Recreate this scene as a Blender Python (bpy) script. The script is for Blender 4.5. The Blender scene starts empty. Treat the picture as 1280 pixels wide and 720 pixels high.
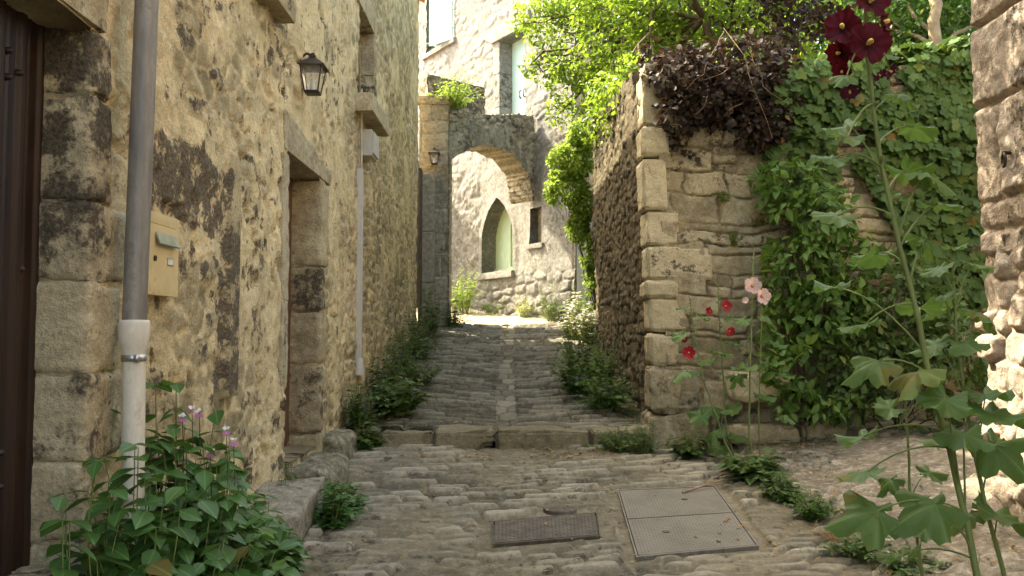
import bpy, math, random
import numpy as np
from mathutils import Vector, Matrix, Euler
R = math.radians
rng = np.random.default_rng(7)
random.seed(7)
scene = bpy.context.scene
COL = scene.collection

# ------------------------------------------------------------------ camera, sky, sun, exposure
PITCH, CAMZ, FPX = R(3.0), 1.5, 1100.0
cam_d = bpy.data.cameras.new('camera')
cam = bpy.data.objects.new('camera', cam_d); COL.objects.link(cam)
cam.location = (0, 0, CAMZ); cam.rotation_euler = (R(90) + PITCH, 0, 0)
cam_d.sensor_width = 36.0; cam_d.lens = 36.0 * FPX / 1280.0
cam_d.clip_start = 0.05; cam_d.clip_end = 2000
scene.camera = cam

SUN_DIR = Vector((-0.557, 0.321, 0.766)).normalized()     # towards the sun: left of the lane, a little ahead
SUN_EL = math.asin(SUN_DIR.z)
SUN_AZ = math.atan2(SUN_DIR.x, SUN_DIR.y)
w = bpy.data.worlds.new('World'); scene.world = w; w.use_nodes = True
nt = w.node_tree; bg = nt.nodes['Background']
sky = nt.nodes.new('ShaderNodeTexSky'); sky.sky_type = 'NISHITA'; sky.sun_disc = False
sky.sun_elevation = SUN_EL; sky.sun_rotation = SUN_AZ
sky.air_density = 1.0; sky.dust_density = 4.0; sky.ozone_density = 0.3
nt.links.new(sky.outputs[0], bg.inputs[0]); bg.inputs[1].default_value = 0.15
sun_d = bpy.data.lights.new('sun', 'SUN'); sun_d.energy = 2.3; sun_d.angle = R(0.5); sun_d.color = (1.0, 0.95, 0.86)
sun = bpy.data.objects.new('sun', sun_d); COL.objects.link(sun)
sun.rotation_euler = SUN_DIR.to_track_quat('Z', 'Y').to_euler()
vs = scene.view_settings
vs.view_transform = 'Standard'; vs.look = 'None'; vs.gamma = 1.0; vs.use_curve_mapping = False
vs.exposure = 2.93
vs.use_white_balance = True; vs.white_balance_temperature = 7600; vs.white_balance_tint = 5
scene.render.engine = 'CYCLES'
scene.cycles.use_denoising = True
scene.cycles.max_bounces = 8; scene.cycles.diffuse_bounces = 5; scene.cycles.transmission_bounces = 5

# ------------------------------------------------------------------ numpy noise and mesh helpers
def _h(ix, iy, iz, seed):
    n = (ix * 374761393 + iy * 668265263 + iz * 2147483647 + seed * 1274126177) & 0xFFFFFFFF
    n = ((n ^ (n >> 13)) * 1274126177) & 0xFFFFFFFF
    n = ((n ^ (n >> 16)) * 2246822519) & 0xFFFFFFFF
    return ((n ^ (n >> 15)) & 0xFFFFFF) / float(0x1000000)
def vn(x, y, z=0.0, seed=0):
    x, y, z = np.broadcast_arrays(np.asarray(x, float), np.asarray(y, float), np.asarray(z, float))
    ix, iy, iz = np.floor(x).astype(np.int64), np.floor(y).astype(np.int64), np.floor(z).astype(np.int64)
    fx, fy, fz = x - ix, y - iy, z - iz
    fx, fy, fz = [f * f * f * (f * (f * 6 - 15) + 10) for f in (fx, fy, fz)]
    r = 0
    for a in (0, 1):
        for b in (0, 1):
            for c in (0, 1):
                r = r + _h(ix + a, iy + b, iz + c, seed) * (fx if a else 1 - fx) * (fy if b else 1 - fy) * (fz if c else 1 - fz)
    return r
def fbm(x, y, z=0.0, seed=0, o=4, g=0.5):
    s, a, t = 0, 1.0, 0
    for k in range(o):
        s = s + a * vn(np.asarray(x) * 2**k + k * 7.3, np.asarray(y) * 2**k - k * 3.1, np.asarray(z) * 2**k, seed + k); t += a; a *= g
    return s / t
def sst(a, b, x):
    t = np.clip((x - a) / (b - a), 0, 1); return t * t * (3 - 2 * t)
def voro(u, v, su, sv, seed, jit=0.8):
    """irregular stones: (edge distance in metres, random number of the stone, offset from its middle)"""
    a, b = u / su, v / sv
    a = a + 0.5 * (np.floor(b).astype(int) % 2) * 0
    ia, ib = np.floor(a).astype(np.int64), np.floor(b).astype(np.int64)
    f1 = np.full(a.shape, 9.0); f2 = np.full(a.shape, 9.0); rid = np.zeros(a.shape); cx = np.zeros(a.shape); cy = np.zeros(a.shape)
    for i in (-2, -1, 0, 1, 2):
        for j in (-1, 0, 1):
            ja, jb = ia + i, ib + j
            px = ja + 0.5 + jit * (_h(ja, jb, 0, seed) - 0.5) + 0.5 * (jb % 2)
            py = jb + 0.5 + jit * 0.8 * (_h(ja, jb, 1, seed) - 0.5)
            dx, dy = (a - px), (b - py)
            d = np.maximum(np.abs(dx), np.abs(dy)) * 0.55 + 0.45 * np.sqrt(dx * dx + dy * dy)
            near = d < f1
            f2 = np.where(near, f1, np.minimum(f2, d)); f1 = np.where(near, d, f1)
            rid = np.where(near, _h(ja, jb, 2, seed), rid); cx = np.where(near, dx, cx); cy = np.where(near, dy, cy)
    return (f2 - f1) * 0.5 * min(su, sv) * 1.3, rid, cx, cy
def courses(u, v, hr, wr, seed, warp=0.03):
    """coursed rubble: (edge distance, random number of the stone, offsets from its middle)"""
    r = np.random.default_rng(seed)
    vv = v + warp * 2.2 * (fbm(u * 1.3, v * 1.3, seed=seed) - 0.5) + warp * 1.1 * (fbm(u * 5, v * 4, seed=seed + 5, o=3) - .5)
    uu = u + warp * 2.6 * (fbm(u * 1.9, v * 2.5, seed=seed + 9) - 0.5) + warp * 1.3 * (fbm(u * 7, v * 9, seed=seed + 6, o=3) - .5)
    d = np.zeros(u.shape); rid = np.zeros(u.shape); cx = np.zeros(u.shape); cy = np.zeros(u.shape)
    y = v.min() - 0.3
    while y < v.max() + 0.3:
        h = r.uniform(*hr); m = (vv >= y) & (vv < y + h)
        xs = [u.min() - 0.5 - r.uniform(0, wr[1])]
        while xs[-1] < u.max() + 0.6: xs.append(xs[-1] + r.uniform(*wr) * (0.7 + 0.6 * h / hr[1]))
        xs = np.array(xs); tones = r.random(len(xs)); sp_ = r.random(len(xs)) < (.55 if h > hr[0] * .45 + hr[1] * .55 else .12); sf = r.uniform(.3, .7, len(xs)); t2 = r.random(len(xs)); rag = r.uniform(-.16, .16, len(xs)) * h
        if m.any():
            um, vm = uu[m], vv[m]
            k = np.clip(np.searchsorted(xs, um) - 1, 0, len(xs) - 2)
            e = np.minimum(np.minimum(um - xs[k], xs[k + 1] - um), np.minimum(vm - y, y + h - vm))
            ys = y + sf[k] * h + (um - xs[k]) * rag[k]; e = np.where(sp_[k], np.minimum(e, np.abs(vm - ys)), e)
            d[m] = e; rid[m] = np.where(sp_[k] & (vm > ys), t2[k], tones[k]); cx[m] = (um - (xs[k] + xs[k + 1]) / 2) / (xs[k + 1] - xs[k]); cy[m] = (vm - y - h / 2) / h
        y += h
    return d, rid, cx, cy

LOC = {}
def setp(o, label, cat, group=None, kind=None):
    if label: o['label'] = label
    if cat: o['category'] = cat
    if group: o['group'] = group
    if kind: o['kind'] = kind
    return o
def thing(name, label, cat, loc=(0, 0, 0), group=None):
    o = bpy.data.objects.new(name, None); COL.objects.link(o)
    o.empty_display_size = 0.1
    o.location = loc; LOC[o.name] = np.array(loc, float)
    return setp(o, label, cat, group)
class Geo:
    def __init__(s): s.V = []; s.F = []; s.A = {}; s.M = []; s.n = 0; s.UV = None
    def add(s, V, faces, mi=0, **attrs):
        V = np.asarray(V, float).reshape(-1, 3)
        for f in faces:
            f = np.asarray(f, np.int64)
            if f.size: s.F.append(f + s.n); s.M.append(np.full(len(f), mi, np.int32))
        for k in set(list(s.A) + list(attrs)):
            s.A.setdefault(k, [np.zeros(s.n)] if s.n else [])
            s.A[k].append(np.broadcast_to(np.asarray(attrs.get(k, 0.0), float).ravel() if k in attrs else np.zeros(1), (len(V),)))
        s.V.append(V); s.n += len(V); return s
def build(name, g, mats, parent=None, loc=None, smooth=True, label=None, cat=None, group=None, kind=None):
    V = np.concatenate(g.V)
    if parent is not None: base = LOC[parent.name]
    else: base = np.array(loc if loc is not None else (0, 0, 0), float)
    me = bpy.data.meshes.new(name)
    me.vertices.add(len(V)); me.vertices.foreach_set('co', (V - base).astype(np.float32).ravel())
    tot = np.concatenate([np.full(len(f), f.shape[1], np.int32) for f in g.F])
    idx = np.concatenate([f.ravel() for f in g.F]).astype(np.int32)
    me.loops.add(len(idx)); me.loops.foreach_set('vertex_index', idx)
    me.polygons.add(len(tot)); st = np.concatenate([[0], np.cumsum(tot)[:-1]]).astype(np.int32)
    me.polygons.foreach_set('loop_start', st); me.polygons.foreach_set('loop_total', tot)
    me.polygons.foreach_set('material_index', np.concatenate(g.M))
    me.polygons.foreach_set('use_smooth', np.full(len(tot), smooth, bool))
    for k, a in g.A.items():
        at = me.attributes.new(k, 'FLOAT', 'POINT'); at.data.foreach_set('value', np.concatenate(a).astype(np.float32))
    me.update(calc_edges=True); me.validate()
    for m in (mats if isinstance(mats, (list, tuple)) else [mats]): me.materials.append(m)
    o = bpy.data.objects.new(name, me); COL.objects.link(o)
    if parent is not None: o.parent = parent
    else: o.location = base
    LOC[o.name] = base
    return setp(o, label, cat, group, kind)
def dup(o, parent=None, loc=None, rz=None, s=None):
    c = o.copy(); COL.objects.link(c)
    if parent is not None: c.parent = parent
    else:
        c.location = loc
        if rz is not None: c.rotation_euler = (0, 0, rz)
        if s is not None: c.scale = (s, s, s)
    for ch in o.children: dup(ch, c)
    return c
def at(px, py, y):
    """world point seen at that pixel of the photograph, y metres ahead of the camera"""
    X, Y = (px - 640) / FPX, (360 - py) / FPX
    t = y / (math.cos(PITCH) - math.sin(PITCH) * Y)
    return np.array([X * t, y, CAMZ + t * (math.sin(PITCH) + math.cos(PITCH) * Y)])
def nrm(v):
    v = np.asarray(v, float); return v / (np.linalg.norm(v, axis=-1, keepdims=True) + 1e-9)

def relief(g, O, U, Vd, N, us, vs_, H, attrs, keep=None, skirt=0.3, mi=0):
    """a wall or ground face as a displaced sheet; its rim and the rims of its openings run back by skirt"""
    O, U, Vd, N = [np.asarray(a, float) for a in (O, U, Vd, N)]
    nu, nv = len(us), len(vs_)
    uu, vv = np.meshgrid(us, vs_, indexing='ij')
    P = O + uu[..., None] * U + vv[..., None] * Vd + H[..., None] * N
    idx = np.arange(nu * nv).reshape(nu, nv)
    q = np.stack([idx[:-1, :-1], idx[1:, :-1], idx[1:, 1:], idx[:-1, 1:]], -1)
    flip = np.dot(np.cross(U, Vd), N) < 0
    k = np.ones((nu - 1, nv - 1), bool) if keep is None else keep
    Q = q[k]
    if flip: Q = Q[:, ::-1]
    verts = [P.reshape(-1, 3)]; A = {a: [b.ravel()] for a, b in attrs.items()}
    faces = [Q]
    if skirt:
        pad = np.zeros((nu + 1, nv + 1), bool); pad[1:-1, 1:-1] = k
        E = []
        i, j = np.nonzero(pad[1:, 1:-1] != pad[:-1, 1:-1])           # edges along v at column i
        for a, b in zip(i, j):
            E.append((idx[a, b], idx[a, b + 1], pad[a, b + 1]))
        i, j = np.nonzero(pad[1:-1, 1:] != pad[1:-1, :-1])
        for a, b in zip(i, j):
            E.append((idx[a + 1, b], idx[a, b], pad[a + 1, b]))
        flat = P.reshape(-1, 3); n0 = nu * nv; back = {}; bl = []; sk = []
        for a, b, lo in E:
            for v in (a, b):
                if v not in back: back[v] = n0 + len(bl); bl.append(v)
            f = [a, b, back[b], back[a]]
            if not lo: f = f[::-1]
            if flip: f = f[::-1]
            sk.append(f)
        if bl:
            bl = np.array(bl); base = flat[bl]
            h = ((base - O) @ N)[:, None]
            verts.append(base - (h + skirt) * N)
            for a in A: A[a].append(A[a][0][bl])
            faces.append(np.array(sk))
    g.add(np.concatenate(verts), faces, mi, **{a: np.concatenate(b) for a, b in A.items()})
    return g
BOXQ = np.array([[0, 2, 3, 1], [4, 5, 7, 6], [0, 1, 5, 4], [2, 6, 7, 3], [0, 4, 6, 2], [1, 3, 7, 5]])
def box(g, lo, hi, mi=0, **attrs):
    lo, hi = np.array(lo, float), np.array(hi, float)
    V = np.array([[(lo, hi)[i][0], (lo, hi)[j][1], (lo, hi)[k][2]] for i in (0, 1) for j in (0, 1) for k in (0, 1)])
    return g.add(V, [BOXQ], mi, **attrs)
def rough_box(g, lo, hi, r=0.02, amp=0.012, res=0.035, seed=0, mi=0, freq=6.0, tone=None, stain=0.0, moss=0.0, tf=None, chip=0.0):
    """a hewn block: subdivided, rounded arrises, uneven faces"""
    lo, hi = np.array(lo, float), np.array(hi, float); size = hi - lo; c = (lo + hi) / 2
    r = min(r * (.55 if size.max() > .12 and r < .06 else 1.0), size.min() * 0.45)
    n = np.clip(np.ceil(size / res).astype(int), 2, 40)
    V, F, off = [], [], 0
    for ax in range(3):
        a, b = (ax + 1) % 3, (ax + 2) % 3
        for s in (0, 1):
            ta, tb = np.linspace(-.5, .5, n[a] + 1), np.linspace(-.5, .5, n[b] + 1)
            A, B = np.meshgrid(ta, tb, indexing='ij')
            P = np.zeros(A.shape + (3,)); P[..., a] = A * size[a]; P[..., b] = B * size[b]; P[..., ax] = (s - .5) * size[ax]
            idx = np.arange(A.size).reshape(A.shape) + off
            q = np.stack([idx[:-1, :-1], idx[1:, :-1], idx[1:, 1:], idx[:-1, 1:]], -1).reshape(-1, 4)
            if s == 0: q = q[:, ::-1]
            V.append(P.reshape(-1, 3)); F.append(q); off += A.size
    P = np.concatenate(V); inner = np.clip(P, -(size / 2 - r), size / 2 - r)
    d = P - inner; L = np.linalg.norm(d, axis=1, keepdims=True)
    nn = np.where(L > 1e-9, d / np.maximum(L, 1e-9), 0)
    W = c + inner + nn * r
    f = fbm(W[:, 0] * freq, W[:, 1] * freq, W[:, 2] * freq, seed=seed, o=4) - .5
    f2 = fbm(W[:, 0] * freq * .35, W[:, 1] * freq * .35, W[:, 2] * freq * .35, seed=seed + 31, o=2) - .5
    f3 = fbm(W[:, 0] * 26, W[:, 1] * 26, W[:, 2] * 26, seed=seed + 77, o=3) - .5
    W = W + nn * (amp * 2.2 * f + amp * 1.6 * f2 + .016 * f3 * min(1, amp / .008))[:, None]
    if chip:
        corner = (np.abs(d) > 1e-6).sum(1) >= 2
        W = W - nn * (corner * chip * 1.6 * sst(.35, .8, 1) * vn(W[:, 0] * 12, W[:, 1] * 12, W[:, 2] * 12, seed=seed + 3))[:, None]
    if tf is not None: W = tf(W)
    t = tone if tone is not None else np.random.default_rng(seed).random()
    g.add(W, F, mi, tone=t, mortar=0.0, stain=stain, moss=moss)
    return g
def tube(g, pts, rad, k=8, mi=0, cap=True, **attrs):
    pts = np.asarray(pts, float); n = len(pts); rad = np.broadcast_to(np.asarray(rad, float), (n,))
    t = nrm(np.gradient(pts, axis=0)); ref = np.array([0, 0, 1.0]) if abs(t[0][2]) < .9 else np.array([1.0, 0, 0])
    a = nrm(np.cross(t, ref)); b = np.cross(t, a)
    an = np.linspace(0, 2 * np.pi, k, endpoint=False)
    V = pts[:, None] + rad[:, None, None] * (np.cos(an)[None, :, None] * a[:, None] + np.sin(an)[None, :, None] * b[:, None])
    i = np.arange(n - 1)[:, None] * k; j = np.arange(k)[None]
    q = np.stack([i + j, i + k + j, i + k + (j + 1) % k, i + (j + 1) % k], -1).reshape(-1, 4)
    V = V.reshape(-1, 3); F = [q[:, ::-1]]
    if cap and k <= 12:
        F.append(np.array([list(range(k))])); F.append(np.array([list(range((n - 1) * k, n * k))[::-1]]))
    g.add(V, F, mi, **attrs); return g
def lathe(g, c, prof, k=16, mi=0, axis='Z', square=False, **attrs):
    """profile (radius, height) turned round a vertical axis; square gives four sides"""
    pr = np.array(prof, float); an = np.linspace(0, 2 * np.pi, k, endpoint=False) + (np.pi / k if square else 0)
    V = np.stack([pr[:, 0][:, None] * np.cos(an), pr[:, 0][:, None] * np.sin(an), np.repeat(pr[:, 1][:, None], k, 1)], -1)
    n = len(pr); i = np.arange(n - 1)[:, None] * k; j = np.arange(k)[None]
    q = np.stack([i + j, i + (j + 1) % k, i + k + (j + 1) % k, i + k + j], -1).reshape(-1, 4)
    g.add(V.reshape(-1, 3) + np.asarray(c, float), [q], mi, **attrs); return g

# ------------------------------------------------------------------ leaves
def tmpl_ovate(wd=.55, fold=.10, droop=.22):
    a = np.array([0, .18, .42, .68, .88, 1.0]); wv = np.array([0.0, .62, 1.0, .72, .28, 0.0]) * wd / 2
    V = []; 
    for s, x in enumerate(a):
        for side in (-1, 0, 1):
            V.append((x, side * wv[s], (fold * abs(side) * wv[s] / (wd / 2)) - droop * x * x))
    F = []
    for s in range(5):
        o = s * 3
        F += [[o, o + 3, o + 4, o + 1], [o + 1, o + 4, o + 5, o + 2]]
    return np.array(V), np.array(F)
def tmpl_small(wd=.6, fold=.12):
    V = np.array([(0, 0, 0), (.45, -wd / 2, fold), (1, 0, -.08), (.45, wd / 2, fold), (.45, 0, -.02)])
    return V, np.array([[0, 4, 1, 1], [1, 4, 2, 2], [0, 3, 4, 4], [4, 3, 2, 2]])[:, :3]
MID = {}
def tmpl_polar(outline, rings=3, crink=.05, cup=.12, seed=1, droop=.1):
    th = np.linspace(-np.pi, np.pi, len(outline), endpoint=True); r = np.array(outline)
    V = [(0, 0, 0)]
    g = np.random.default_rng(seed)
    for k in range(1, rings + 1):
        f = k / rings
        for t, q in zip(th, r):
            x, y = q * f * math.cos(t), q * f * math.sin(t)
            V.append((x, y, cup * f * f * q * (.5 + .5 * math.cos(t * 5)) - droop * f * f * (.6 + .4 * math.cos(t)) + crink * f * (.55 * math.sin(t * 10 + 1.3) * f + .6 * math.sin(t * 3 + seed) + .35 * (g.random() - .5))))
    n = len(outline); F = []
    MID[len(V), rings] = np.array([0.0] + [abs(math.sin(2.5 * t)) for k in range(rings) for t in th])
    for j in range(n - 1): F.append([0, 1 + j, 2 + j])
    Fq = []
    for k in range(rings - 1):
        for j in range(n - 1):
            a = 1 + k * n + j; Fq.append([a, a + n, a + n + 1, a + 1])
    return np.array(V), np.array(F), (np.array(Fq) if Fq else np.zeros((0, 4), int))
def lobes(n, m=5, depth=.3, notch=.35, sharp=1.0, saw=0.0):
    th = np.linspace(-np.pi, np.pi, n)
    r = 1 - depth * (0.5 - 0.5 * np.cos(th * m)) ** sharp
    r = r * (1 - notch * np.exp(-((np.abs(th) - np.pi) / .30) ** 2))
    r = r * (.82 + .18 * np.cos(th))
    if saw: r = r * (1 + saw * ((np.arange(n) % 2) - .5))
    return r
T_OV = tmpl_ovate(); T_OVW = tmpl_ovate(.68, .08, .18); T_LANCE = tmpl_ovate(.34, .08, .25); T_SM = tmpl_small(); T_RND = tmpl_ovate(.85, .05, .1)
T_IVY = tmpl_polar(lobes(16, 5, .38, .45, 1.0), 1, .02, .06)
T_PALM = tmpl_polar(lobes(47, 5, .34, .66, .85, .09), 4, .11, .17, droop=.26)
T_PALMS = [T_PALM, tmpl_polar(lobes(47, 5, .24, .66, .9, .11), 4, .15, .26, seed=2, droop=.12), tmpl_polar(lobes(47, 5, .42, .66, .8, .08), 4, .16, -.10, seed=5, droop=.42)]
def leaves(g, P, D, N, S, T, mi=0):
    """a mesh of leaves: base points, directions to the tip, face normals, sizes and a leaf shape"""
    P, D, N = np.asarray(P, float), nrm(D), np.asarray(N, float); S = np.broadcast_to(np.asarray(S, float), (len(P),))
    B = nrm(np.cross(N, D)); N = np.cross(D, B)
    V = T[0]; n = len(V)
    W = P[:, None] + S[:, None, None] * (V[None, :, 0:1] * D[:, None] + V[None, :, 1:2] * B[:, None] + V[None, :, 2:3] * N[:, None])
    off = (np.arange(len(P)) * n)[:, None, None]
    F = [(f[None] + off).reshape(-1, f.shape[1]) for f in T[1:] if len(f)]
    mk = [m for k, m in MID.items() if k[0] == n]
    mid = np.tile(mk[0] if mk else np.clip(np.abs(V[:, 1]) / (np.abs(V[:, 1]).max() + 1e-9), 0, 1), len(P))
    alo = np.tile(V[:, 0], len(P))
    g.add(W.reshape(-1, 3), F, mi, mid=mid, alo=alo); return g
def rdir(n, up=0.0, r=None):
    r = r or rng
    v = r.normal(size=(n, 3)); v = nrm(v); v[:, 2] += up; return nrm(v)

# ------------------------------------------------------------------ materials
class NT:
    def __init__(s, name):
        s.m = bpy.data.materials.new(name); s.m.use_nodes = True; s.t = s.m.node_tree; s.t.nodes.clear()
        s.out = s.n('ShaderNodeOutputMaterial')
    def n(s, typ, **kw):
        x = s.t.nodes.new(typ)
        for k, v in kw.items(): setattr(x, k, v)
        return x
    def l(s, a, b): s.t.links.new(a, b)
    def setin(s, sock, v):
        if hasattr(v, 'is_output') or isinstance(v, bpy.types.NodeSocket): s.l(v, sock)
        else:
            if sock.type == 'RGBA' and len(v) == 3: v = (*v, 1)
            sock.default_value = v
    def attr(s, name): return s.n('ShaderNodeAttribute', attribute_name=name).outputs['Fac']
    def coord(s): return s.n('ShaderNodeTexCoord').outputs['Object']
    def noise(s, scale, detail=6, rough=.6, vec=None, dist=0.0):
        x = s.n('ShaderNodeTexNoise'); x.inputs['Scale'].default_value = scale; x.inputs['Detail'].default_value = detail
        x.inputs['Roughness'].default_value = rough; x.inputs['Distortion'].default_value = dist
        s.l(vec or s.coord(), x.inputs['Vector']); return x.outputs['Fac']
    def mapped(s, sc):
        x = s.n('ShaderNodeMapping'); x.inputs['Scale'].default_value = sc; s.l(s.coord(), x.inputs['Vector']); return x.outputs[0]
    def math(s, op, a, b=0.0, c=0.0, clamp=False):
        x = s.n('ShaderNodeMath', operation=op, use_clamp=clamp)
        s.setin(x.inputs[0], a); s.setin(x.inputs[1], b)
        if len(x.inputs) > 2: s.setin(x.inputs[2], c)
        return x.outputs[0]
    def ramp(s, f, stops):
        x = s.n('ShaderNodeValToRGB'); e = x.color_ramp.elements
        while len(e) < len(stops): e.new(.5)
        for el, (p, c) in zip(e, stops): el.position = p; el.color = (*c, 1) if len(c) == 3 else c
        s.setin(x.inputs[0], f); return x.outputs['Color']
    def sm(s, f, a, b):
        x = s.n('ShaderNodeMapRange', interpolation_type='SMOOTHSTEP'); s.setin(x.inputs['Value'], f)
        x.inputs['From Min'].default_value = a; x.inputs['From Max'].default_value = b; return x.outputs['Result']
    def mix(s, f, a, b, mode='MIX'):
        x = s.n('ShaderNodeMix', data_type='RGBA', blend_type=mode)
        s.setin(x.inputs[0], f); s.setin(x.inputs[6], a); s.setin(x.inputs[7], b); return x.outputs[2]
    def bump(s, h, strength=.5, dist=.01):
        x = s.n('ShaderNodeBump'); x.inputs['Strength'].default_value = strength; x.inputs['Distance'].default_value = dist
        s.l(h, x.inputs['Height']); return x.outputs[0]
    def pbr(s, col, rough=.9, normal=None, metal=0.0, spec=.25, trans=None, out=True):
        p = s.n('ShaderNodeBsdfPrincipled'); s.setin(p.inputs['Base Color'], col); s.setin(p.inputs['Roughness'], rough)
        p.inputs['Metallic'].default_value = metal; p.inputs['Specular IOR Level'].default_value = spec
        if normal is not None: s.l(normal, p.inputs['Normal'])
        if out: s.l(p.outputs[0], s.out.inputs[0])
        return p
def mat_stone(name, lo, hi, mortar, stain=(.052, .045, .033), moss=(.075, .085, .02), spots=.35, fine=1.0, rough=.92, patch=.35, bump=.85, sfine=1.0, speck=1.0, tonew=.60):
    s = NT(name)
    tone, mo, st, ms = [s.attr(a) for a in ('tone', 'mortar', 'stain', 'moss')]
    n1 = s.noise(3.2 * fine, 5, .62); n2 = s.noise(17 * fine, 6, .7); n3 = s.noise(85 * fine, 3, .7)
    f = s.math('ADD', s.math('MULTIPLY', tone, tonew), s.math('MULTIPLY', s.math('SUBTRACT', n1, .38), (1.6 * patch + .7) * (.60 / tonew) ** 2), clamp=True)
    n4 = s.noise(42 * fine, 5, .75, dist=.25); n5 = s.noise(11 * sfine, 5, .66)
    c = s.mix(f, lo, hi)
    m = s.mix(s.sm(n1, .40, .60), [x * .76 for x in mortar], mortar)
    m = s.mix(s.math('MULTIPLY', s.sm(n4, .52, .62), .55), m, [min(.8, x * 1.3 + .03) for x in mortar])
    c = s.mix(s.math('MULTIPLY', mo, 1.0, clamp=True), c, m)
    c = s.mix(s.math('MULTIPLY', s.sm(n2, .515, .60), spots * 1.1), c, [x * .45 for x in lo])           # dark lichen flecks
    c = s.mix(s.math('MULTIPLY', s.sm(n2, .46, .37), spots * 1.0), c, [min(.75, x * 1.35 + .05) for x in hi])  # pale lichen flecks
    c = s.mix(s.math('MULTIPLY', s.sm(n4, .59, .66), .34 * speck), c, [x * .4 for x in lo])
    sp = s.math('ADD', 1 - .55 * speck, s.math('MULTIPLY', n3, .95 * speck))
    c = s.mix(1.0, c, s.ramp(sp, [(0, (0, 0, 0)), (1, (1, 1, 1))]), 'MULTIPLY')
    ns = s.math('SUBTRACT', s.math('ADD', st, s.math('MULTIPLY', s.math('SUBTRACT', n5, .5), 2.4)), s.math('MULTIPLY', s.math('SUBTRACT', n4, .5), -1.1))
    c = s.mix(s.math('MULTIPLY', s.math('MULTIPLY', s.sm(ns, .32, .66), s.sm(st, .03, .2)), .93), c, s.mix(s.sm(n3, .4, .62), stain, [x * 2.3 for x in stain]))
    nm = s.math('ADD', ms, s.math('MULTIPLY', s.math('SUBTRACT', n2, .5), .9))
    c = s.mix(s.math('MULTIPLY', s.sm(nm, .35, .75), s.sm(ms, .02, .15)), c, moss)
    hgt = s.math('ADD', s.math('MULTIPLY', n2, .9), s.math('ADD', s.math('MULTIPLY', n3, .35), s.math('MULTIPLY', n4, .6)))
    s.pbr(c, rough, s.bump(hgt, bump, .022), spec=.12)
    return s.m
def mat_plain(name, col, rough=.6, metal=0.0, spec=.4, var=.25, scale=9, bump=.15, dirt=None, streak=None):
    s = NT(name)
    n = s.noise(scale, 6, .65, s.mapped(streak) if streak else None); n2 = s.noise(scale * 7, 4, .7)
    c = s.mix(s.sm(n, .3, .7), [x * (1 - var) for x in col], [min(1, x * (1 + var)) for x in col])
    if dirt: c = s.mix(s.math('MULTIPLY', s.sm(s.math('ADD', s.math('MULTIPLY', n, .6), s.math('MULTIPLY', n2, .4)), .5, .68), .75), c, dirt)
    s.pbr(c, rough, s.bump(n2, bump, .004), metal, spec); return s.m
def mat_leaf(name, lo, hi, trans=.35, tcol=None, rough=.5, spec=.3, vein=.0, rust=0.0, eye=None):
    s = NT(name)
    rnd = s.n('ShaderNodeNewGeometry').outputs['Random Per Island']
    n = s.noise(2.2, 3, .6); n2 = s.noise(40, 3, .6)
    f = s.math('ADD', s.math('MULTIPLY', rnd, .6), s.math('MULTIPLY', s.math('SUBTRACT', n, .28), .9), clamp=True)
    c = s.mix(f, lo, hi)
    c = s.mix(s.math('MULTIPLY', s.sm(rnd, .93, .97), .5), c, (hi[0] * 1.9, hi[1] * 1.25, hi[2] * .8))
    c = s.mix(s.math('MULTIPLY', s.sm(rnd, .982, .99), .8), c, (.17, .10, .035))
    if vein: c = s.mix(s.math('MULTIPLY', s.sm(s.attr('mid'), .12, .0), vein), c, [min(1, x * 2.1) for x in hi])
    c = s.mix(1.0, c, s.ramp(s.math('ADD', .8, s.math('MULTIPLY', n2, .4)), [(0, (0, 0, 0)), (1, (1, 1, 1))]), 'MULTIPLY')
    if eye: c = s.mix(s.sm(s.attr('alo'), .62, .12), c, eye)
    if rust:
        n9 = s.noise(70, 3, .6); c = s.mix(s.math('MULTIPLY', s.sm(s.math('ADD', n9, s.math('MULTIPLY', rnd, .10)), .70, .76), rust), c, (.16, .10, .03)); c = s.mix(s.math('MULTIPLY', s.sm(s.math('ADD', s.noise(6, 4, .6), s.math('MULTIPLY', rnd, .2)), .72, .80), rust), c, (.20, .17, .045))
    nr = s.bump(s.math('ADD', n2, s.math('MULTIPLY', s.attr('mid'), .6 if vein else 0.0)), .6 if rust else .25, .005)
    p = s.pbr(c, rough, nr, spec=spec, out=False)
    t = s.n('ShaderNodeBsdfTranslucent')
    tc = s.mix(.5, c, tcol or (hi[0] * 1.8, hi[1] * 1.5, hi[2] * .6)); s.l(tc, t.inputs[0])
    mx = s.n('ShaderNodeMixShader'); mx.inputs[0].default_value = trans
    s.l(p.outputs[0], mx.inputs[1]); s.l(t.outputs[0], mx.inputs[2]); s.l(mx.outputs[0], s.out.inputs[0]); return s.m

M = {}
M['house'] = mat_stone('limestone_render', (.25, .205, .115), (.60, .485, .29), (.80, .63, .365), stain=(.07, .056, .04), spots=.16, patch=.6, sfine=.9)
M['quoin'] = mat_stone('hewn_stone_stained', (.27, .215, .13), (.62, .52, .33), (.66, .54, .33), stain=(.046, .038, .027), spots=.22, patch=.9, fine=.8, sfine=.42)
M['pale'] = mat_stone('pale_hewn_stone', (.33, .28, .18), (.56, .475, .32), (.5, .42, .28), spots=.3)
M['garden'] = mat_stone('garden_wall_stone', (.25, .215, .135), (.66, .58, .41), (.34, .275, .165), spots=.25)
M['garden_q'] = mat_stone('garden_wall_quoin', (.45, .385, .245), (.72, .635, .44), (.45, .37, .23), spots=.18)
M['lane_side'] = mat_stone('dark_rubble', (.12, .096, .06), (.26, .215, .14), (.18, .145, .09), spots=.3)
M['tower'] = mat_stone('tower_stone', (.168, .162, .142), (.32, .308, .275), (.28, .268, .236), spots=.35)
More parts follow.
